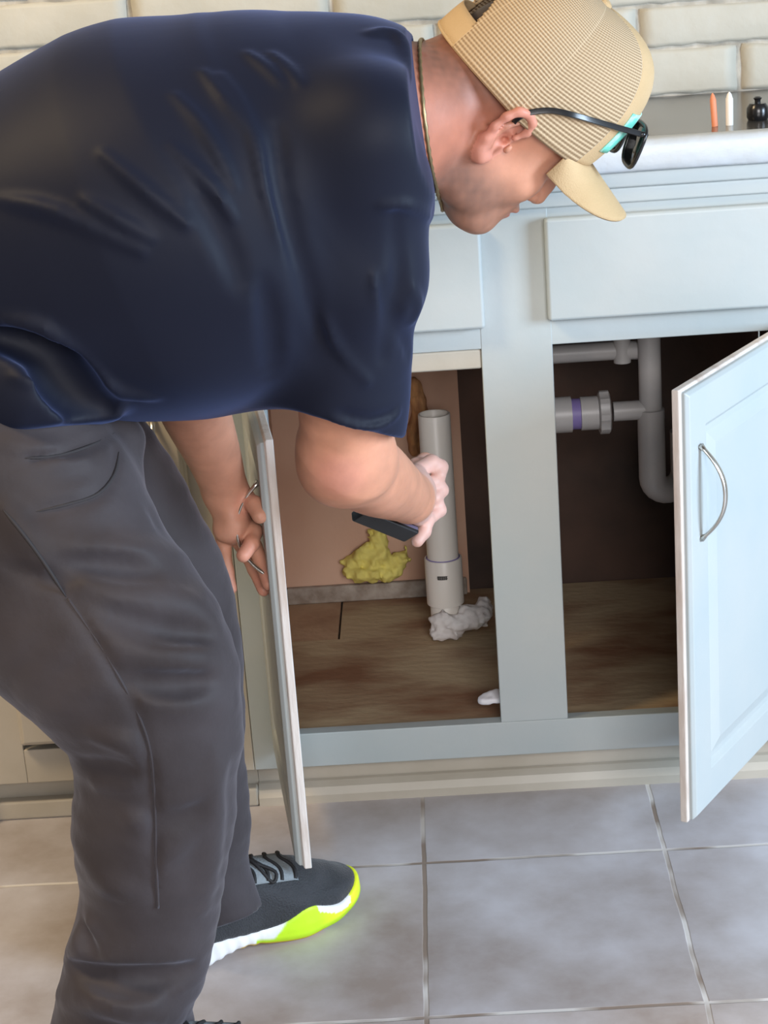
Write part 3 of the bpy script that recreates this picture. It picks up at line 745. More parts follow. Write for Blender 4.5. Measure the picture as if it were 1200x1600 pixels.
# skin colours: stubble, cropped hair, redder ears and knuckles, plus painted shade on the far arm
q = head_local(V); n = len(V)
col = np.tile(np.array([0.58, 0.275, 0.175]), (n, 1))
def blend(c, w):
    global col
    w = np.clip(w, 0, 1)[:, None]; col = col * (1 - w) + np.array(c) * w
def ss(x, a, b): t = np.clip((x - a) / (b - a), 0, 1); return t * t * (3 - 2 * t)
near = ss(-np.linalg.norm(q - np.array([0, 0, 0.0]), axis=1), -0.20, -0.15)
blend((0.39, 0.145, 0.09), near * 0.9 * ss(-q[:, 1], -0.05, 0.03))
_qa = q.copy(); _qa[:, 0] = np.abs(_qa[:, 0])
isear = ((np.minimum(np.minimum(_eb(_qa), _lobe(_qa)), _helix(_qa)) < 0.003) & (_cran(_qa) > 0.0035) & (_face(_qa) > 0.006)).astype(float)
fade = ss(q[:, 2] - 0.42 * np.clip(q[:, 1], -.1, .05), 0.0, 0.05) * ss(-q[:, 1], -0.045, -0.025) * (1 - isear)
nz = 0.5 + 0.5 * noise3(V, 520, 3)
blend((0.13, 0.065, 0.045), near * fade * (0.55 + 0.35 * nz))
blend((0.035, 0.022, 0.018), near * ss(q[:, 2] + 0.3 * (-q[:, 1] - 0.06), 0.035, 0.07) * (1 - isear))
stub = near * ss(-q[:, 2], 0.012, 0.052) * (0.55 + 0.45 * ss(-q[:, 1], -0.09, -0.02)) * (np.linalg.norm(q * np.array([1, 1, .6]), axis=1) < 0.2)
stub = stub * ss(q[:, 1] + 0.9 * (0.0), -0.04, 0.0)
blend((0.14, 0.085, 0.068), stub * (0.55 + 0.3 * nz))
brow = near * ss(-np.abs(q[:, 2] - 0.036), -0.009, -0.004) * ss(q[:, 1], 0.06, 0.075) * ss(np.abs(q[:, 0]), 0.008, 0.014)
blend((0.09, 0.05, 0.035), brow * 0.8)
lips = near * ss(-np.linalg.norm((q - np.array([0, 0.090, -0.051])) / np.array([0.025, 0.014, 0.011]), axis=1), -1.1, -0.8)
blend((0.50, 0.18, 0.15), lips * 0.7)
blend((0.64, 0.27, 0.20), isear * 0.55)
tipsL = np.zeros(n)
for t in ((380, 868, -.338), (420, 912, -.323), (412, 922, -.30), (361, 920, -.318), (384, 784, -.308)):
    tipsL = np.maximum(tipsL, ss(-np.linalg.norm(V - P(*t), axis=1), -0.03, -0.012))
blend((0.66, 0.24, 0.18), tipsL * 0.6)
shadeL = (V[:, 1] > -0.45) & (V[:, 0] < -0.12) & (V[:, 2] < 0.75); blend((0.50, 0.25, 0.17), shadeL * 0.6)  # far arm tinted slightly darker, the torso's shade painted into the skin
hR_ = ss(-np.linalg.norm(V - P(660, 775, -0.22), axis=1), -0.075, -0.055)
blend((0.60, 0.40, 0.36), hR_ * 0.7)
elbow = ss(-np.linalg.norm(V - P(530, 738, -0.545), axis=1), -0.04, -0.01); blend((0.66, 0.28, 0.22), elbow * 0.5)
mole = ss(-np.linalg.norm(V - (lambda a: a if a is not None else np.zeros(3))(trace(body_f, 662, 84)), axis=1), -0.0055, -0.0035); blend((0.22, 0.08, 0.05), mole)
col = np.maximum(col, 0)
paint_mesh(me, col)
put('body', me, M_skin, man)
# lashes of the nearer eye
for s in (1,):
    bm = bmesh.new()
    for k in range(7):
        a = -0.9 + k * 0.3
        p0 = hp(0.032 + 0.012 * math.sin(a), 0.0875 - 0.004 * abs(math.sin(a)), 0.010); p1 = p0 + HF * 0.006 - HU * 0.004 + HR * 0.003 * math.sin(a)
        tube_bm(bm, [p0, p1], [0.0005, 0.0001], 5)
    put('eyelashes', bm_mesh(bm, 'eyelashes', True), M_blackp, man)

# --- t-shirt
tc_, tr_ = circ([(-230, 580, 200), (-110, 480, 225), (50, 405, 233), (215, 345, 276), (360, 318, 274), (470, 250, 206), (560, 185, 128)], -0.49)

torso = scaled_y(sd_chain(tc_, tr_, 0.06), -0.49, 1.10)
belly = scaled_y(sd_ell(P(300, 500, -0.49), (0.13, 0.15, 0.078)), -0.49, 1.05)
shoulders = sd_cone(P(585, 215, -0.61), P(540, 240, -0.30), R_(110, 585, 215, -.6), 0.075)
yoke = sd_cone(P(600, 160, -0.50), P(600, 160, -0.40), R_(98, 600, 160, -.45), R_(98, 600, 160, -.45))
slc, slr = circ([(582, 300, 88, -.605), (560, 430, 98, -.585), (531, 560, 101, -.555), (524, 640, 102, -.54), (520, 720, 104, -.53)], -0.55)
sleeve = sd_chain(slc, slr, 0.03)
hem0, hem1 = P(520, 648, -0.54), P(548, 505, -0.57)
hn = hem0 - hem1; hn = hn / np.linalg.norm(hn) ; hn = hn + 0.22 * camdir(-0.6, -1.0, 0) ; 
hem_plane = plane(P(520, 652, -0.54), camdir(-0.30, -1.0, -0.10))
armhole = sd_chain([P(531, 596, -0.549), P(524, 640, -0.54), P(520, 725, -0.53)], [0.055, 0.0575, 0.060], 0.01)
tail = U(0.05, sd_cone(P(-160, 600, -0.60), P(80, 590, -0.62), R_(120, 0, 600, -.6), R_(90, 90, 590, -.6)), sd_cone(P(-60, 600, -0.40), P(90, 600, -0.46), 0.11, 0.07), sd_cone(P(60, 610, -.64), P(140, 640, -.64), R_(66, 60, 600, -.62), R_(42, 150, 628, -.62)))
tail_cut = plane(P(90, 664, -0.68), camdir(0.13, -1.0, 0.0))
neckhole = sd_chain([P(590, 187, -0.43), P(640, 178, -0.415), P(760, 165, -0.38)], [0.067, 0.0665, 0.075], 0.02)
collar_plane = plane(P(660, 180, -0.45), camdir(1.0, 0.135, 0.10))
collar = sd_chain([P(625, 175, -.425), P(648, 174, -.415), P(662, 172, -.41)], [0.076, 0.0735, 0.072], 0.01)
def shirt_base(p):
    d = smin(torso(p), belly(p), 0.05); d = smin(d, shoulders(p), 0.05); d = smin(d, yoke(p), 0.04)
    d = smin(d, collar(p), 0.015)
    d = smax(d, collar_plane(p), 0.002); d = smax(d, -neckhole(p), 0.002)
    s = smax(sleeve(p), hem_plane(p), 0.003); s = smax(s, -armhole(p), 0.002)
    d = smin(d, s, 0.028)
    t = smax(tail(p), tail_cut(p), 0.004)
    return smin(d, t, 0.012)
SR = [([(345, 118), (375, 160), (398, 220), (418, 300), (448, 380), (488, 470), (530, 545), (575, 597)], .0100, -.0045),
      ([(318, 112), (350, 155), (378, 195)], .008, -.0035), ([(388, 84), (418, 108), (442, 132)], .008, -.0035), ([(425, 84), (450, 108), (468, 132)], .008, -.0038),
      ([(275, 150), (312, 192), (342, 240), (366, 292)], .010, -.0055), ([(160, 240), (222, 292), (292, 350)], .010, -.005), ([(270, 230), (330, 290), (362, 342)], .009, -.006),
      ([(0, 312), (92, 332), (222, 392)], .012, -.006), ([(130, 312), (180, 340), (235, 372)], .010, -.006),
      ([(585, 432), (602, 482), (632, 548)], .009, -.003), ([(646, 450), (653, 478), (646, 502)], .008, -.004),
      ([(598, 322), (640, 322), (670, 338)], .006, -.003), ([(578, 52), (610, 52), (630, 70), (640, 120)], .012, -.004),
      ([(10, 500), (70, 515), (120, 560), (170, 600)], .016, -.008), ([(20, 590), (70, 598), (110, 612)], .010, -.006), ([(130, 590), (190, 612), (240, 622)], .012, -.006),
      ([(520, 655), (560, 667), (600, 662), (624, 645)], .0045, -.002)]
SG = [([(616, 340), (624, 420), (612, 500), (600, 560)], .010, .004), ([(596, 440), (616, 500), (640, 552)], .008, .004), ([(-20, 532), (60, 548), (105, 590), (140, 630), (182, 652)], .027, -.012),
      ([(30, 560), (80, 580)], .008, .004), ([(430, 200), (440, 300), (470, 420), (500, 520)], .010, .005), ([(410, 440), (425, 520), (425, 585)], .014, .006), ([(300, 300), (350, 380), (380, 460)], .014, .007),
      ([(536, 646), (575, 657), (612, 648)], .003, .001)]
_rd = [ridge(shirt_base, a_, b_ * 0.62, c_ * 0.25) for a_, b_, c_ in SR]; _gr = [ridge(shirt_base, *t) for t in SG]
def shirt_f(p):
    d = shirt_base(p) - 0.0016 * noise3(p, 40, 21)
    for g in _rd: d = smin(d, g(p), 0.0075)
    for g in _gr: d = smax(d, -g(p), 0.010)
    return d
me, V = surface(shirt_f, (-1.02, -0.80, 0.55), (0.12, -0.14, 1.22), 0.0032, 't_shirt', relax=2)
put('t_shirt', me, M_shirt, man)
# necklace lying on the neck at the collar
nk_c = P(670, 170, -0.409); nk_n = camdir(1.0, 0.10, 0.10)
nk_a = np.cross(nk_n, np.array([0, 1.0, 0])); nk_a /= np.linalg.norm(nk_a); nk_b = np.cross(nk_n, nk_a)
nk = []
for i in range(97):
    a_ = 2 * math.pi * i / 96; d_ = nk_a * math.cos(a_) + nk_b * math.sin(a_); s_ = 0.03
    while s_ < 0.14 and body_f((nk_c + d_ * s_)[None])[0] < 0.0010: s_ += 0.0006
    nk.append(nk_c + d_ * s_)
tube('necklace', nk, [0.0024 if i % 2 else 0.0015 for i in range(len(nk))], mat('dull_gold', (0.30, 0.24, 0.13), 0.4, metal=0.8), man, 8, autos=False)

# --- trousers
nc, nr = circ([(-50, 700, 195, -.585), (30, 790, 190, -.61), (105, 925, 184, -.64), (183, 1020, 174, -.67), (235, 1112, 147, -.68), (241, 1200, 129, -.675), (238, 1300, 126, -.67), (235, 1400, 110, -.665),
               (220, 1480, 112, -.66), (196, 1560, 106, -.655), (190, 1640, 118, -.65), (196, 1712, 112, -.65)], -0.66)
fc, fr = circ([(60, 690, 150, -.46), (150, 745, 112, -.44), (196, 805, 108, -.43), (248, 900, 103, -.42), (284, 1000, 95, -.41), (291, 1100, 91, -.40), (300, 1200, 84, -.40), (311, 1285, 81, -.395),
               (318, 1345, 70, -.395), (338, 1398, 64, -.392), (352, 1450, 72, -.39)], -0.42)
hips = U(0.05, sd_cone(P(-120, 690, -0.56), P(-60, 700, -0.44), 0.125, 0.125), sd_cone(P(60, 740, -0.58), P(90, 735, -0.46), R_(105, 60, 740, -.6), 0.07))
waist_plane = plane(P(100, 632, -0.6), camdir(-0.05, 1.0, 0.10))
fly = sd_chain([P(172, 655, -.56), P(190, 690, -.565), P(196, 735, -.58)], [.020, .020, .014], 0.02)
farhem = plane(P(370, 1430, -0.39), camdir(0.30, -1.0, 0.0))
def trou_base(p):
    a = sd_near(p); b = smax(sd_far(p), farhem(p), 0.004)
    d = smin(a, b, 0.014); d = smin(d, hips(p), 0.05); d = smin(d, fly(p), 0.02)
    d = smax(d, waist_plane(p), 0.006)
    return smax(d, plane((0, 0, 0.012), (0, 0, -1))(p), 0.004)
sd_near = scaled_y(sd_curve(nc, nr, 3), -0.64, 0.86); sd_far = sd_curve(fc, fr, 2)
TR = [([(70, 838), (140, 862), (220, 862), (290, 868)], .016, -.008), ([(120, 905), (200, 935), (290, 940), (345, 985)], .014, -.008), ([(150, 985), (230, 1022), (310, 1030), (370, 1030)], .018, -.009),
      ([(148, 1150), (190, 1158), (226, 1178)], .012, -.004), ([(220, 1090), (290, 1100), (370, 1095)], .013, -.007), ([(0, 790), (35, 830), (70, 880)], .012, -.005),
      ([(130, 715), (90, 712), (50, 700), (10, 692)], .010, -.004), ([(198, 1275), (214, 1284), (235, 1290)], .009, -.004), ([(240, 1255), (300, 1240), (350, 1190)], .012, -.007),
      ([(246, 1360), (285, 1310), (335, 1270)], .014, -.008), ([(338, 1180), (332, 1300), (318, 1420)], .014, -.006),
      ([(92, 1556), (160, 1562), (225, 1576), (275, 1596)], .022, -.006), ([(103, 1500), (130, 1470), (140, 1440)], .014, -.005), ([(120, 1320), (170, 1380), (230, 1400)], .014, -.009),
      ([(110, 1240), (150, 1225), (200, 1230)], .014, -.007)]
TG = [([(182, 700), (176, 745), (150, 775), (105, 790), (55, 802)], .0055, .0015), ([(50, 716), (100, 708), (150, 690), (185, 672)], .005, .001),
      ([(0, 880), (60, 905), (120, 905)], .010, .004), ([(100, 880), (190, 890), (250, 898)], .014, .006), ([(160, 955), (240, 982), (330, 995)], .014, .006), ([(180, 1060), (260, 1070), (330, 1062)], .014, .006),
      ([(120, 1190), (170, 1200), (215, 1208)], .014, .006), ([(112, 1512), (180, 1532), (260, 1530), (300, 1512)], .018, .002), ([(130, 1440), (140, 1475), (150, 1500)], .010, .004), ([(120, 1240), (116, 1260)], .008, .003),
      ([(100, 928), (150, 1000), (188, 1066), (216, 1120), (233, 1180), (239, 1260), (241, 1340), (244, 1420)], .0035, .0012), ([(232, 795), (244, 810), (247, 825)], .006, .002)]
_tr = [ridge(trou_base, *t) for t in TR]; _tg = [ridge(trou_base, *t) for t in TG]
def trou_f(p):
    d = trou_base(p) - 0.0035 * noise3(p * np.array([1, 1, 1.5]), 42, 12) - 0.0016 * noise3(p * np.array([0.8, 1, 1.4]), 110, 5)
    for g in _tr: d = smin(d, g(p), 0.014)
    for g in _tg: d = smax(d, -g(p), 0.008)
    return d
me, V = surface(trou_f, (-1.0, -0.88, 0.0), (-0.05, -0.24, 0.82), 0.0042, 'trousers', relax=2)
put('trousers', me, M_trou, man)
# raised topstitched outseam
sm = on_surf(trou_f, [(106, 936), (154, 1005), (190, 1066), (219, 1124), (236, 1182), (242, 1262), (244, 1340), (247, 1418)], 0.0004, 8)
if len(sm) > 4: tube('outseam', sm, 0.0015, bpy.data.materials.get('dark_seam_thread') or M_trou, man, 6, autos=False)
M_seamd = mat('dark_seam_thread', (0.022, 0.019, 0.021), 0.8)
for nm, pl in (('pocket_seam', [(186, 706), (178, 742), (152, 772), (106, 788), (55, 800)]), ('waistband_seam', [(40, 716), (90, 712), (140, 697), (180, 676)]), ('outseam', [(4, 796), (34, 832), (68, 878), (104, 934)])):
    sm = on_surf(trou_f, pl, 0.0, 8)
    if len(sm) > 4: tube(nm, sm, [0.0019 * min(1, 0.15 + 1.6 * math.sin(math.pi * i_ / (len(sm) - 1))) for i_ in range(len(sm))], M_seamd, man, 6, autos=False)
# --- shoes
M_sole = attr_mat('moulded_sole', 0.5, nvar=0.04, bump=0.25, bscale=90)
M_upper = mat('black_mesh_upper', (0.013, 0.015, 0.019), 0.65, col2=(0.022, 0.024, 0.03), nscale=30, bump=0.5, bscale=500, sheen=0.2)
M_grey = mat('grey_tongue_fabric', (0.20, 0.23, 0.25), 0.8, bump=0.4, bscale=400)
M_lace = mat('black_lace', (0.012, 0.012, 0.014), 0.7)
def shoe(tip, ang, zoff=0.0):
    """tip = ground position under the toe, ang = heading"""
    ca, sa = math.cos(ang), math.sin(ang)
    L0 = 0.292
    ox, oy = tip[0] - ca * L0, tip[1] - sa * L0
    def loc(p):
        x = p[:, 0] - ox; y = p[:, 1] - oy
        return np.stack([x * ca + y * sa, -x * sa + y * ca, p[:, 2] - zoff], 1)
    def W(x, y, z): return np.array([ox + x * ca - y * sa, oy + x * sa + y * ca, z + zoff])
    def foot2(x, y, g=0.0):
        xs_ = [0.038, 0.12, 0.195, 0.235, 0.252]; rs_ = [0.038, 0.037, 0.047, 0.045, 0.040]; ys_ = [0, 0.002, 0.0, 0.002, 0.004]
        d = None
        for i in range(4):
            a = np.array([xs_[i], ys_[i]]); b = np.array([xs_[i+1], ys_[i+1]]); ba = b - a
            pa = np.stack([x, y], 1) - a; h = np.clip(pa @ ba / (ba @ ba), 0, 1); e = np.linalg.norm(pa - h[:, None] * ba, axis=1) - (rs_[i] + (rs_[i+1] - rs_[i]) * h)
            d = e if d is None else smin(d, e, 0.01)
        return d - g
    bot = lambda x: 0.018 * np.clip((x - 0.20) / 0.09, 0, 1) ** 1.8 + 0.010 * np.exp(-((x - 0.115) / 0.035) ** 2)
    top = lambda x: 0.040 - 0.012 * np.clip(x / 0.12, 0, 1) + 0.015 * np.exp(-((x - 0.20) / 0.026) ** 2) + 0.016 * np.clip((x - 0.245) / 0.045, 0, 1) ** 1.5 + 0.004 * np.clip(1 - x / 0.05, 0, 1)
    def sole_f(p):
        q = loc(p); x, y, z = q[:, 0], q[:, 1], q[:, 2]
        d = foot2(x, y, 0.002 - 0.10 * np.abs(z - 0.02)); d = smax(d, bot(x) - z, 0.008); d = smax(d, z - top(x), 0.006)
        d = d + 0.0007 * np.sin(x * 420 + z * 90) * (x < 0.14)
        return d
    up_pts = [(0.045, 0, 0.060), (0.10, 0, 0.062), (0.15, 0, 0.052), (0.195, 0.001, 0.040), (0.240, 0.003, 0.030)]
    up_r = [0.038, 0.038, 0.038, 0.039, 0.036]
    upc = sd_chain([np.array(t) for t in up_pts], up_r, 0.03); ank = sd_cone(np.array([0.058, 0, 0.06]), np.array([0.062, 0, 0.115]), 0.040, 0.040)
    def upper_f(p):
        q = loc(p); x, y, z = q[:, 0], q[:, 1], q[:, 2]
        q2 = q.copy(); q2[:, 2] = np.where(z > 0.03, 0.03 + (z - 0.03), z)
        d = smin(upc(q2), ank(q2), 0.025)
        d = smin(d, smax(foot2(x, y, -0.004), np.abs(z - 0.035) - 0.012, 0.01), 0.014)
        d = smax(d, foot2(x, y, 0.001), 0.004); d = smax(d, (top(x) - 0.004) - z, 0.004)
        return smax(d, z - 0.112, 0.004)
    cx, cy = ox + ca * 0.146, oy + sa * 0.146
    lo = (cx - 0.18, cy - 0.18, zoff - 0.006); hi = (cx + 0.18, cy + 0.18, zoff + 0.13)
    me, V = surface(sole_f, lo, hi, 0.0022, 'sole', 1)
    q = loc(V); x, y, z = q[:, 0], q[:, 1], q[:, 2]
    white = np.array([0.74, 0.75, 0.76]); lime = np.array([0.50, 0.78, 0.02]); yel = np.array([0.72, 0.80, 0.03]); orange = np.array([0.55, 0.35, 0.03])
    edge = 0.168 + (z - 0.03) * 0.9
    w = ss(x, -0.002, 0.002) * 0; wl = np.clip((x - edge) / 0.003, 0, 1); wy = ss(x, 0.205, 0.24)
    strip = ((x > 0.212) & (x < 0.262) & (z > top(x) - 0.009 - 0.0)).astype(float) * (np.abs(y) > 0.02)
    low = np.clip(((0.011 + bot(x)) - z) / 0.004, 0, 1) * (x > 0.13)
    c_ = white[None] * (1 - wl[:, None]) + (lime[None] * (1 - wy[:, None]) + yel[None] * wy[:, None]) * wl[:, None]
    c_ = c_ * (1 - low[:, None]) + (lime * 0.8)[None] * low[:, None]
    vl = np.clip(((0.005 + bot(x)) - z) / 0.002, 0, 1) * (x > 0.11) * (x < 0.22); c_ = c_ * (1 - vl[:, None]) + orange[None] * vl[:, None]
    c_ = c_ * (1 - strip[:, None]) + white[None] * strip[:, None]
    paint_mesh(me, c_)
    up, V = surface(upper_f, lo, hi, 0.0024, 'upper', 2)
    r = bpy.data.objects.new('shoe', up); link(r); up.materials.append(M_upper); bpy.context.view_layer.update()
    r.parent = man; r.matrix_parent_inverse = man.matrix_world.inverted(); bpy.context.view_layer.update()
    put('sole', me, M_sole, r, 'white and lime green moulded sole')
    def drop(x, y, push):
        a, b = W(x, y, 0.16), W(x, y, 0.02)
        for k in range(140):
            pt = a + (b - a) * k / 140
            if upper_f(pt[None])[0] < 0: return pt + np.array([0, 0, push])
        return W(x, y, 0.06)
    # tongue / side panel and laces
    bm = bmesh.new(); nx_, ny_ = 12, 10; g = [[bm.verts.new(drop(0.135 + 0.06 * i / nx_, -0.034 + 0.060 * j / ny_, 0.0016)) for j in range(ny_+1)] for i in range(nx_+1)]
    for i in range(nx_):
        for j in range(ny_): bm.faces.new([g[i][j], g[i+1][j], g[i+1][j+1], g[i][j+1]])
    o = put('tongue_panel', bm_mesh(bm, 'tongue_panel', True), M_grey, r, 'grey tongue panel'); so = o.modifiers.new('s', 'SOLIDIFY'); so.thickness = 0.002; so.offset = 1
    for k in range(4):
        x = 0.138 + k * 0.018
        pts = [drop(x + 0.004 * math.sin(j), -0.034 + 0.056 * j / 8, 0.0042) for j in range(9)]
        tube('lace', catmull(pts, 3), 0.0024, M_lace, r, 8, autos=False)
    pts = [drop(0.15, -0.012, 0.006), drop(0.168, -0.03, 0.010), drop(0.16, -0.036, 0.006), drop(0.15, -0.016, 0.007), drop(0.142, 0.006, 0.007), drop(0.132, 0.018, 0.010), drop(0.148, -0.008, 0.006)]
    tube('lace', catmull(pts, 5), 0.0022, M_lace, r, 8, autos=False)
    return r
tp = P(556, 1376, -0.255)
shoe((tp[0] + 0.001, tp[1]), math.radians(31))
shoe((-0.150, -0.66), math.radians(8))

# --- cap
CF = np.array([0.656, 0.120, -0.745]); CF /= np.linalg.norm(CF)
_u = np.array([0.754, -0.112, 0.648]); _u = _u - CF * (CF @ _u); CU = _u / np.linalg.norm(_u); CR = np.cross(CF, CU)
CO = hp(0, -0.003, 0.034)
def cp(r, f, u): return CO + CR * r + CF * f + CU * u
ax_r, ax_f, ax_b, ax_u = 0.085, 0.108, 0.104, 0.124
def crown(az, t):
    """az = 0 at the front, positive towards the near side; t = 0 rim, 1 button"""
    a = t * math.pi / 2
    ch = math.cos(a) ** 0.80; sh = math.sin(a) ** 0.92
    fr_ = math.cos(az); rr2 = math.sin(az)
    f = (ax_f if fr_ > 0 else ax_b) * fr_ * ch; r = ax_r * rr2 * ch
    u = ax_u * sh
    if fr_ > 0: u += 0.016 * fr_ * math.sin(a * 2) ; f += 0.010 * fr_ * math.sin(a * 2)
    u -= 0.006 * (1 - abs(fr_)) * (1 - t)
    u += -0.008 * (1 if fr_ < 0 else 0) * fr_ * fr_ * (1 - t)
    return cp(r, f, u)
def cap_mesh_mat():
    m = mat('tan_cap_mesh', (0.60, 0.45, 0.27), 0.75); nt = m.node_tree; N = nt.nodes; L = nt.links; b = N['Principled BSDF']
    uv = N.new('ShaderNodeTexCoord'); sp = N.new('ShaderNodeSeparateXYZ'); L.new(uv.outputs['UV'], sp.inputs[0])
    def wave(sock, k):
        a = N.new('ShaderNodeMath'); a.operation = 'MULTIPLY'; a.inputs[1].default_value = k; L.new(sock, a.inputs[0])
        s = N.new('ShaderNodeMath'); s.operation = 'SINE'; L.new(a.outputs[0], s.inputs[0])
        q = N.new('ShaderNodeMath'); q.operation = 'MULTIPLY_ADD'; q.inputs[1].default_value = 0.5; q.inputs[2].default_value = 0.5; L.new(s.outputs[0], q.inputs[0]); return q.outputs[0]
    a = wave(sp.outputs[1], 2 * math.pi * 54); c = wave(sp.outputs[0], 2 * math.pi * 150)
    mx = N.new('ShaderNodeMath'); mx.operation = 'MULTIPLY'; L.new(c, mx.inputs[0]); mx.inputs[1].default_value = 0.30
    sm_ = N.new('ShaderNodeMath'); sm_.operation = 'ADD'; L.new(a, sm_.inputs[0]); L.new(mx.outputs[0], sm_.inputs[1])
    r = N.new('ShaderNodeValToRGB'); r.color_ramp.elements[0].position = 0.25; r.color_ramp.elements[1].position = 0.95
    r.color_ramp.elements[0].color = (0.29, 0.195, 0.105, 1); r.color_ramp.elements[1].color = (0.55, 0.415, 0.26, 1)
    L.new(sm_.outputs[0], r.inputs[0]); L.new(r.outputs[0], b.inputs['Base Color'])
    bp = N.new('ShaderNodeBump'); bp.inputs['Strength'].default_value = 0.5; bp.inputs['Distance'].default_value = 0.0015; L.new(sm_.outputs[0], bp.inputs['Height']); L.new(bp.outputs[0], b.inputs['Normal'])
    return m
M_capmesh = cap_mesh_mat()
M_cap = mat('tan_cap_twill', (0.49, 0.34, 0.175), 0.8, col2=(0.55, 0.39, 0.215), nscale=12, bump=0.3, bscale=700)
M_capdark = mat('cap_sweatband', (0.05, 0.035, 0.03), 0.9)
def panel(name, az0, az1, mt, na=48, ntt=28, cut=None, label=None, parent=None, push=0.0):
    bm = bmesh.new(); uvl = bm.loops.layers.uv.new('UV'); g = {}; uvs = {}
    for i in range(na + 1):
        az = math.radians(az0 + (az1 - az0) * i / na)
        for j in range(ntt + 1):
            t = (j / ntt) * 0.985
            v = bm.verts.new(crown(az, t)); g[i, j] = v; uvs[v] = (az / (2 * math.pi), t)
    for i in range(na):
        for j in range(ntt):
            azm = az0 + (az1 - az0) * (i + 0.5) / na; tm = (j + 0.5) / ntt * 0.985
            if cut and cut(azm, tm): continue
            f = bm.faces.new([g[i, j], g[i+1, j], g[i+1, j+1], g[i, j+1]])
            for l in f.loops: l[uvl].uv = uvs[l.vert]
    bmesh.ops.delete(bm, geom=[v for v in bm.verts if not v.link_faces], context='VERTS')
    me = bm_mesh(bm, name, True); o = put(name, me, mt, parent, label)
    s = o.modifiers.new('s', 'SOLIDIFY'); s.thickness = 0.0022; s.offset = -1
    return o
opening = lambda az, t: abs(az - 180) < 34 * math.sqrt(max(0, 1 - (t / 0.44) ** 2)) and t < 0.44
capo = panel('cap', 40, 320, M_capmesh, 200, 50, opening, 'tan trucker cap with mesh back', man)
panel('front_panel', -40, 40, M_cap, 40, 28, None, 'plain tan front panel', capo)
panel('strap', 143, 217, M_cap, 30, 4, lambda az, t: False, None, capo) if False else None
bm = bmesh.new(); g = []
for i in range(31):
    az = math.radians(143 + 74 * i / 30)
    g.append([bm.verts.new(crown(az, 0.15 * j / 4) + (crown(az, 0.05) - CO) / np.linalg.norm(crown(az, 0.05) - CO) * 0.0012) for j in range(5)])
for i in range(30):
    for j in range(4): bm.faces.new([g[i][j], g[i+1][j], g[i+1][j+1], g[i][j+1]])
o = put('adjuster_strap', bm_mesh(bm, 'adjuster_strap', True), M_cap, capo); s = o.modifiers.new('s', 'SOLIDIFY'); s.thickness = 0.0022; s.offset = 1
M_seam = mat('pale_seam', (0.66, 0.52, 0.35), 0.8)
for az in (40, 92, 146, -40, -92):
    tube('seam', [crown(math.radians(az), 0.005 + 0.97 * k / 30) for k in range(31)], 0.0023, M_seam, capo, 8, autos=False)
arc = [];
for k in range(33):
    a = math.pi * k / 32; arc.append(crown(math.radians(180 + 34 * math.cos(a)), 0.15 + 0.29 * math.sin(a)))
tube('opening_binding', arc, 0.0022, M_cap, capo, 8, autos=False)
tube('rim_binding', [crown(math.radians(40 + 280 * k / 100), 0.004) for k in range(101)], 0.0022, M_cap, capo, 8, autos=False)
lathe('button', [(0.0075, -0.004), (0.0085, 0), (0.006, 0.004), (0.002, 0.0055)], (0, 0, 0), M_cap, None, 20)
btn = bpy.data.objects['button']; mm = Matrix.Identity(4)
bpos = cp(0, 0, ax_u + 0.001)
for i in range(3): mm[i][0] = CR[i]; mm[i][1] = CF[i]; mm[i][2] = CU[i]; mm[i][3] = bpos[i]
btn.data.transform(mm); btn.parent = capo
# brim
bm = bmesh.new(); nb_, mb_ = 40, 14; g = []
for i in range(nb_ + 1):
    s_ = -1 + 2 * i / nb_; az = math.radians(s_ * 50); base = crown(az, 0.012)
    row = []
    br_, bf_, bu_ = (base - CO) @ CR, (base - CO) @ CF, (base - CO) @ CU
    wdt = 0.071; reach = wdt * (1 - abs(s_) ** 3.2) ** 0.55 if abs(s_) < 1 else 0
    for j in range(mb_ + 1):
        k = j / mb_
        rr3 = br_ * (1 + 0.04 * k * (1 - abs(s_) ** 3)); ff = bf_ + reach * k
        uu = bu_ - 0.016 * (abs(s_) ** 2) * k - 0.018 * (rr3 / 0.08) ** 2 * k - 0.16 * reach * k
        row.append(bm.verts.new(cp(rr3, ff, uu)))
    g.append(row)
for i in range(nb_):
    for j in range(mb_): bm.faces.new([g[i][j], g[i+1][j], g[i+1][j+1], g[i][j+1]])
bmesh.ops.remove_doubles(bm, verts=bm.verts, dist=0.00005)
o = put('brim', bm_mesh(bm, 'brim', True), M_cap, capo, 'curved tan brim'); s = o.modifiers.new('s', 'SOLIDIFY'); s.thickness = 0.0034; s.offset = 0
# teal patch on the front panel
M_teal = mat('teal_patch', (0.16, 0.62, 0.50), 0.7, col2=(0.45, 0.78, 0.68), nscale=60, lo=0.5, hi=0.62)
bm = bmesh.new(); g = []
for i in range(21):
    az = math.radians(-30 + 62 * i / 20); row = []
    for j in range(11):
        t = 0.10 + 0.22 * j / 10; c0 = crown(az, t); nn = c0 - cp(0, 0, 0.03); nn = nn / np.linalg.norm(nn); row.append(bm.verts.new(c0 + nn * 0.0030))
    g.append(row)
for i in range(20):
    for j in range(10): bm.faces.new([g[i][j], g[i+1][j], g[i+1][j+1], g[i][j+1]])
o = put('patch', bm_mesh(bm, 'patch', True), M_teal, capo, 'teal printed patch'); s = o.modifiers.new('s', 'SOLIDIFY'); s.thickness = 0.0012; s.offset = 0

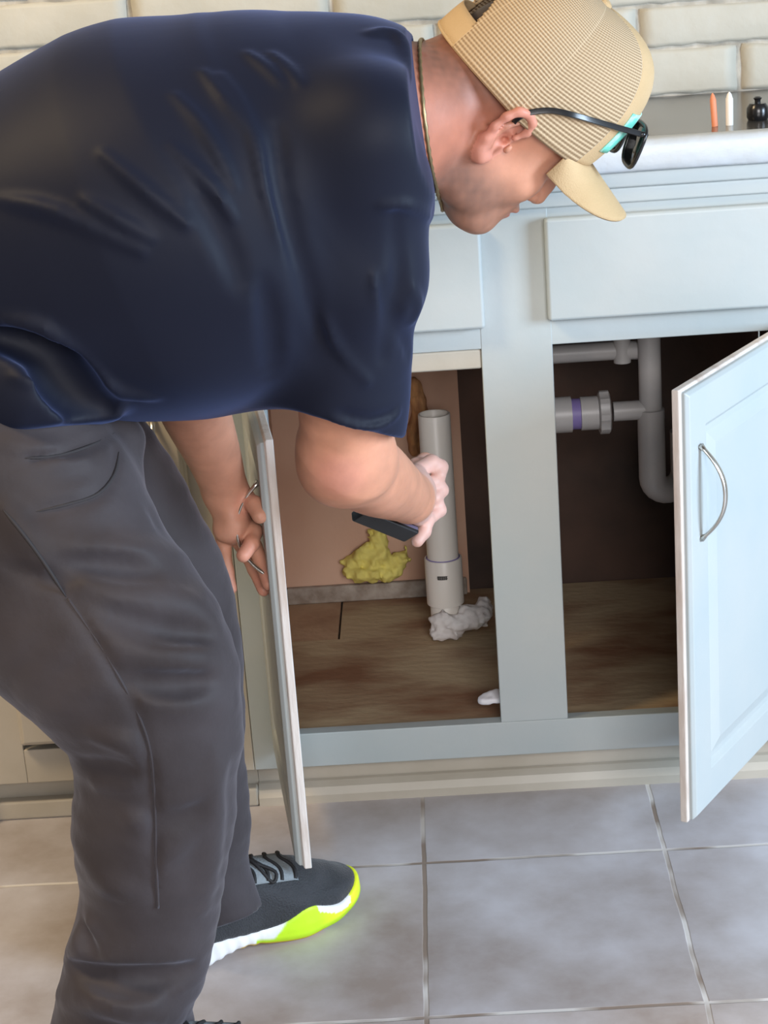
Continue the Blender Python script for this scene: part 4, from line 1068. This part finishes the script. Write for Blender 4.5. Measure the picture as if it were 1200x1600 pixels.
# --- sunglasses pushed up on the cap
sg = empty('sunglasses', P(985, 212, -0.45), 'black sunglasses perched on the front of the tan cap', 'sunglasses')
NX = P(1006, 211, -0.400)                                     # near hinge corner
ax3 = camdir(-0.16, 0.42, -0.88)                               # across the face, away from the camera
ax1 = camdir(0.94, -0.26, -0.20); ax1 = ax1 - ax3 * (ax1 @ ax3); ax1 /= np.linalg.norm(ax1)      # along the temple, forwards
ax2 = np.cross(ax1, ax3); ax2 = ax2 if ax2[2] < 0 else -ax2    # lens downwards
def gp(a, b, c_): return NX + ax1 * a + ax2 * b + ax3 * c_
earp = trace(body_f, 824, 184)
earp = earp if earp is not None else P(820, 180, -0.51)
mid1, mid2 = P(862, 173, -0.46), P(935, 191, -0.44)
tpts = catmull([P(800, 196, -0.452), P(810, 184, -0.460), P(828, 176, -0.462), mid1, P(900, 181, -0.455), mid2, NX + ax1 * -0.004], 8)
bm = bmesh.new(); rings = []
for i, c0 in enumerate(tpts):
    t = tpts[min(i+1, len(tpts)-1)] - tpts[max(i-1, 0)]; t = t / np.linalg.norm(t); s1 = np.cross(t, camdir(0, 0, 1)); s1 /= np.linalg.norm(s1); s2 = np.cross(t, s1)
    hh = 0.0030 if i > 6 else 0.0026; ww = 0.0016
    rings.append([bm.verts.new(c0 + s1 * x * hh + s2 * y * ww) for x, y in ((-1,-1),(1,-1),(1,1),(-1,1))])
for i in range(len(rings)-1):
    for k in range(4): bm.faces.new([rings[i][k], rings[i][(k+1) % 4], rings[i+1][(k+1) % 4], rings[i+1][k]])
bm.faces.new(rings[0][::-1]); bm.faces.new(rings[-1]); bmesh.ops.recalc_face_normals(bm, faces=bm.faces)
o = put('temple', bm_mesh(bm, 'temple'), M_blackp, sg, 'black temple arm'); bevel(o, 0.0008)
def rim_pts(c0, w, h, n=28):
    out = []
    for k in range(n):
        a = 2 * math.pi * k / n; ca_, sa_ = math.cos(a), math.sin(a)
        x = w / 2 * math.copysign(abs(ca_) ** 0.62, ca_); y = h / 2 * math.copysign(abs(sa_) ** 0.62, sa_)
        x *= 1 - 0.10 * (y / (h / 2)) ; out.append((x, y))
    return out
for c3 in (0.028, 0.096):
    pr = rim_pts(0, 0.056, 0.046); bend = lambda x: -0.06 * 0 + 0.9 * ((c3 + x - 0.064) ** 2) * -1.0
    loop = [gp(0.006 + bend(x), 0.016 + y, c3 + x) for x, y in pr]
    bm = bmesh.new(); vs = [bm.verts.new(v) for v in loop]; cv = bm.verts.new(gp(0.008 + bend(0), 0.016, c3))
    for k in range(len(vs)): bm.faces.new([vs[k], vs[(k+1) % len(vs)], cv])
    o = put('lens', bm_mesh(bm, 'lens', True), M_lens, sg, 'dark lens'); s = o.modifiers.new('s', 'SOLIDIFY'); s.thickness = 0.002
    bm = bmesh.new(); tube_bm(bm, loop + [loop[0]], 0.0022, 8, False); put('rim', bm_mesh(bm, 'rim', True), M_blackp, sg)
bm = bmesh.new(); tube_bm(bm, [gp(0.004, 0.004, 0.056), gp(0.005, 0.001, 0.064), gp(0.004, 0.004, 0.072)], 0.0024, 8); put('bridge', bm_mesh(bm, 'bridge', True), M_blackp, sg)
bm = bmesh.new(); tube_bm(bm, [NX - ax1 * 0.004, gp(0.003, 0.0, 0.004), gp(0.0, 0.001, 0.012)], [0.003, 0.0034, 0.0024], 8); put('hinge', bm_mesh(bm, 'hinge', True), M_blackp, sg)
far = gp(0, 0, 0.128); fb = P(872, 150, -0.345)
bm = bmesh.new(); tube_bm(bm, catmull([far, (far + fb) / 2 + HU * 0.012, fb], 5), 0.0024, 8); put('temple', bm_mesh(bm, 'temple', True), M_blackp, sg)

# --- dark device held under the right wrist
a0, a1 = P(560, 800, -0.300), P(643, 834, -0.255)
d1 = (a1 - a0) / np.linalg.norm(a1 - a0); d2 = camdir(0.36, -0.93, 0.25); d2 = d2 - d1 * (d1 @ d2); d2 /= np.linalg.norm(d2); d3 = np.cross(d1, d2); Ld = np.linalg.norm(a1 - a0)
dev = empty('handheld_device', (a0 + a1) / 2, 'flat dark handheld device gripped under the right wrist of the man', 'handheld device')
def obox(name, c0, hx_, hy_, hz_, mt, parent, bev, label=None):
    bm = bmesh.new(); vs = add_box(bm, -hx_, hx_, -hy_, hy_, -hz_, hz_)
    for v in bm.verts: v.co = Vector(c0 + d1 * v.co.x + d2 * v.co.y + d3 * v.co.z)
    bmesh.ops.recalc_face_normals(bm, faces=bm.faces)
    o = put(name, bm_mesh(bm, name), mt, parent, label); bevel(o, bev, 3); return o
cc = (a0 + a1) / 2
obox('casing', cc, Ld / 2, 0.0065, 0.013, M_blackp, dev, 0.003)
obox('side_band', cc + d1 * 0.004, Ld / 2 * 0.86, 0.0022, 0.0135, mat('violet_grey_plastic', (0.10, 0.08, 0.13), 0.35), dev, 0.0008)
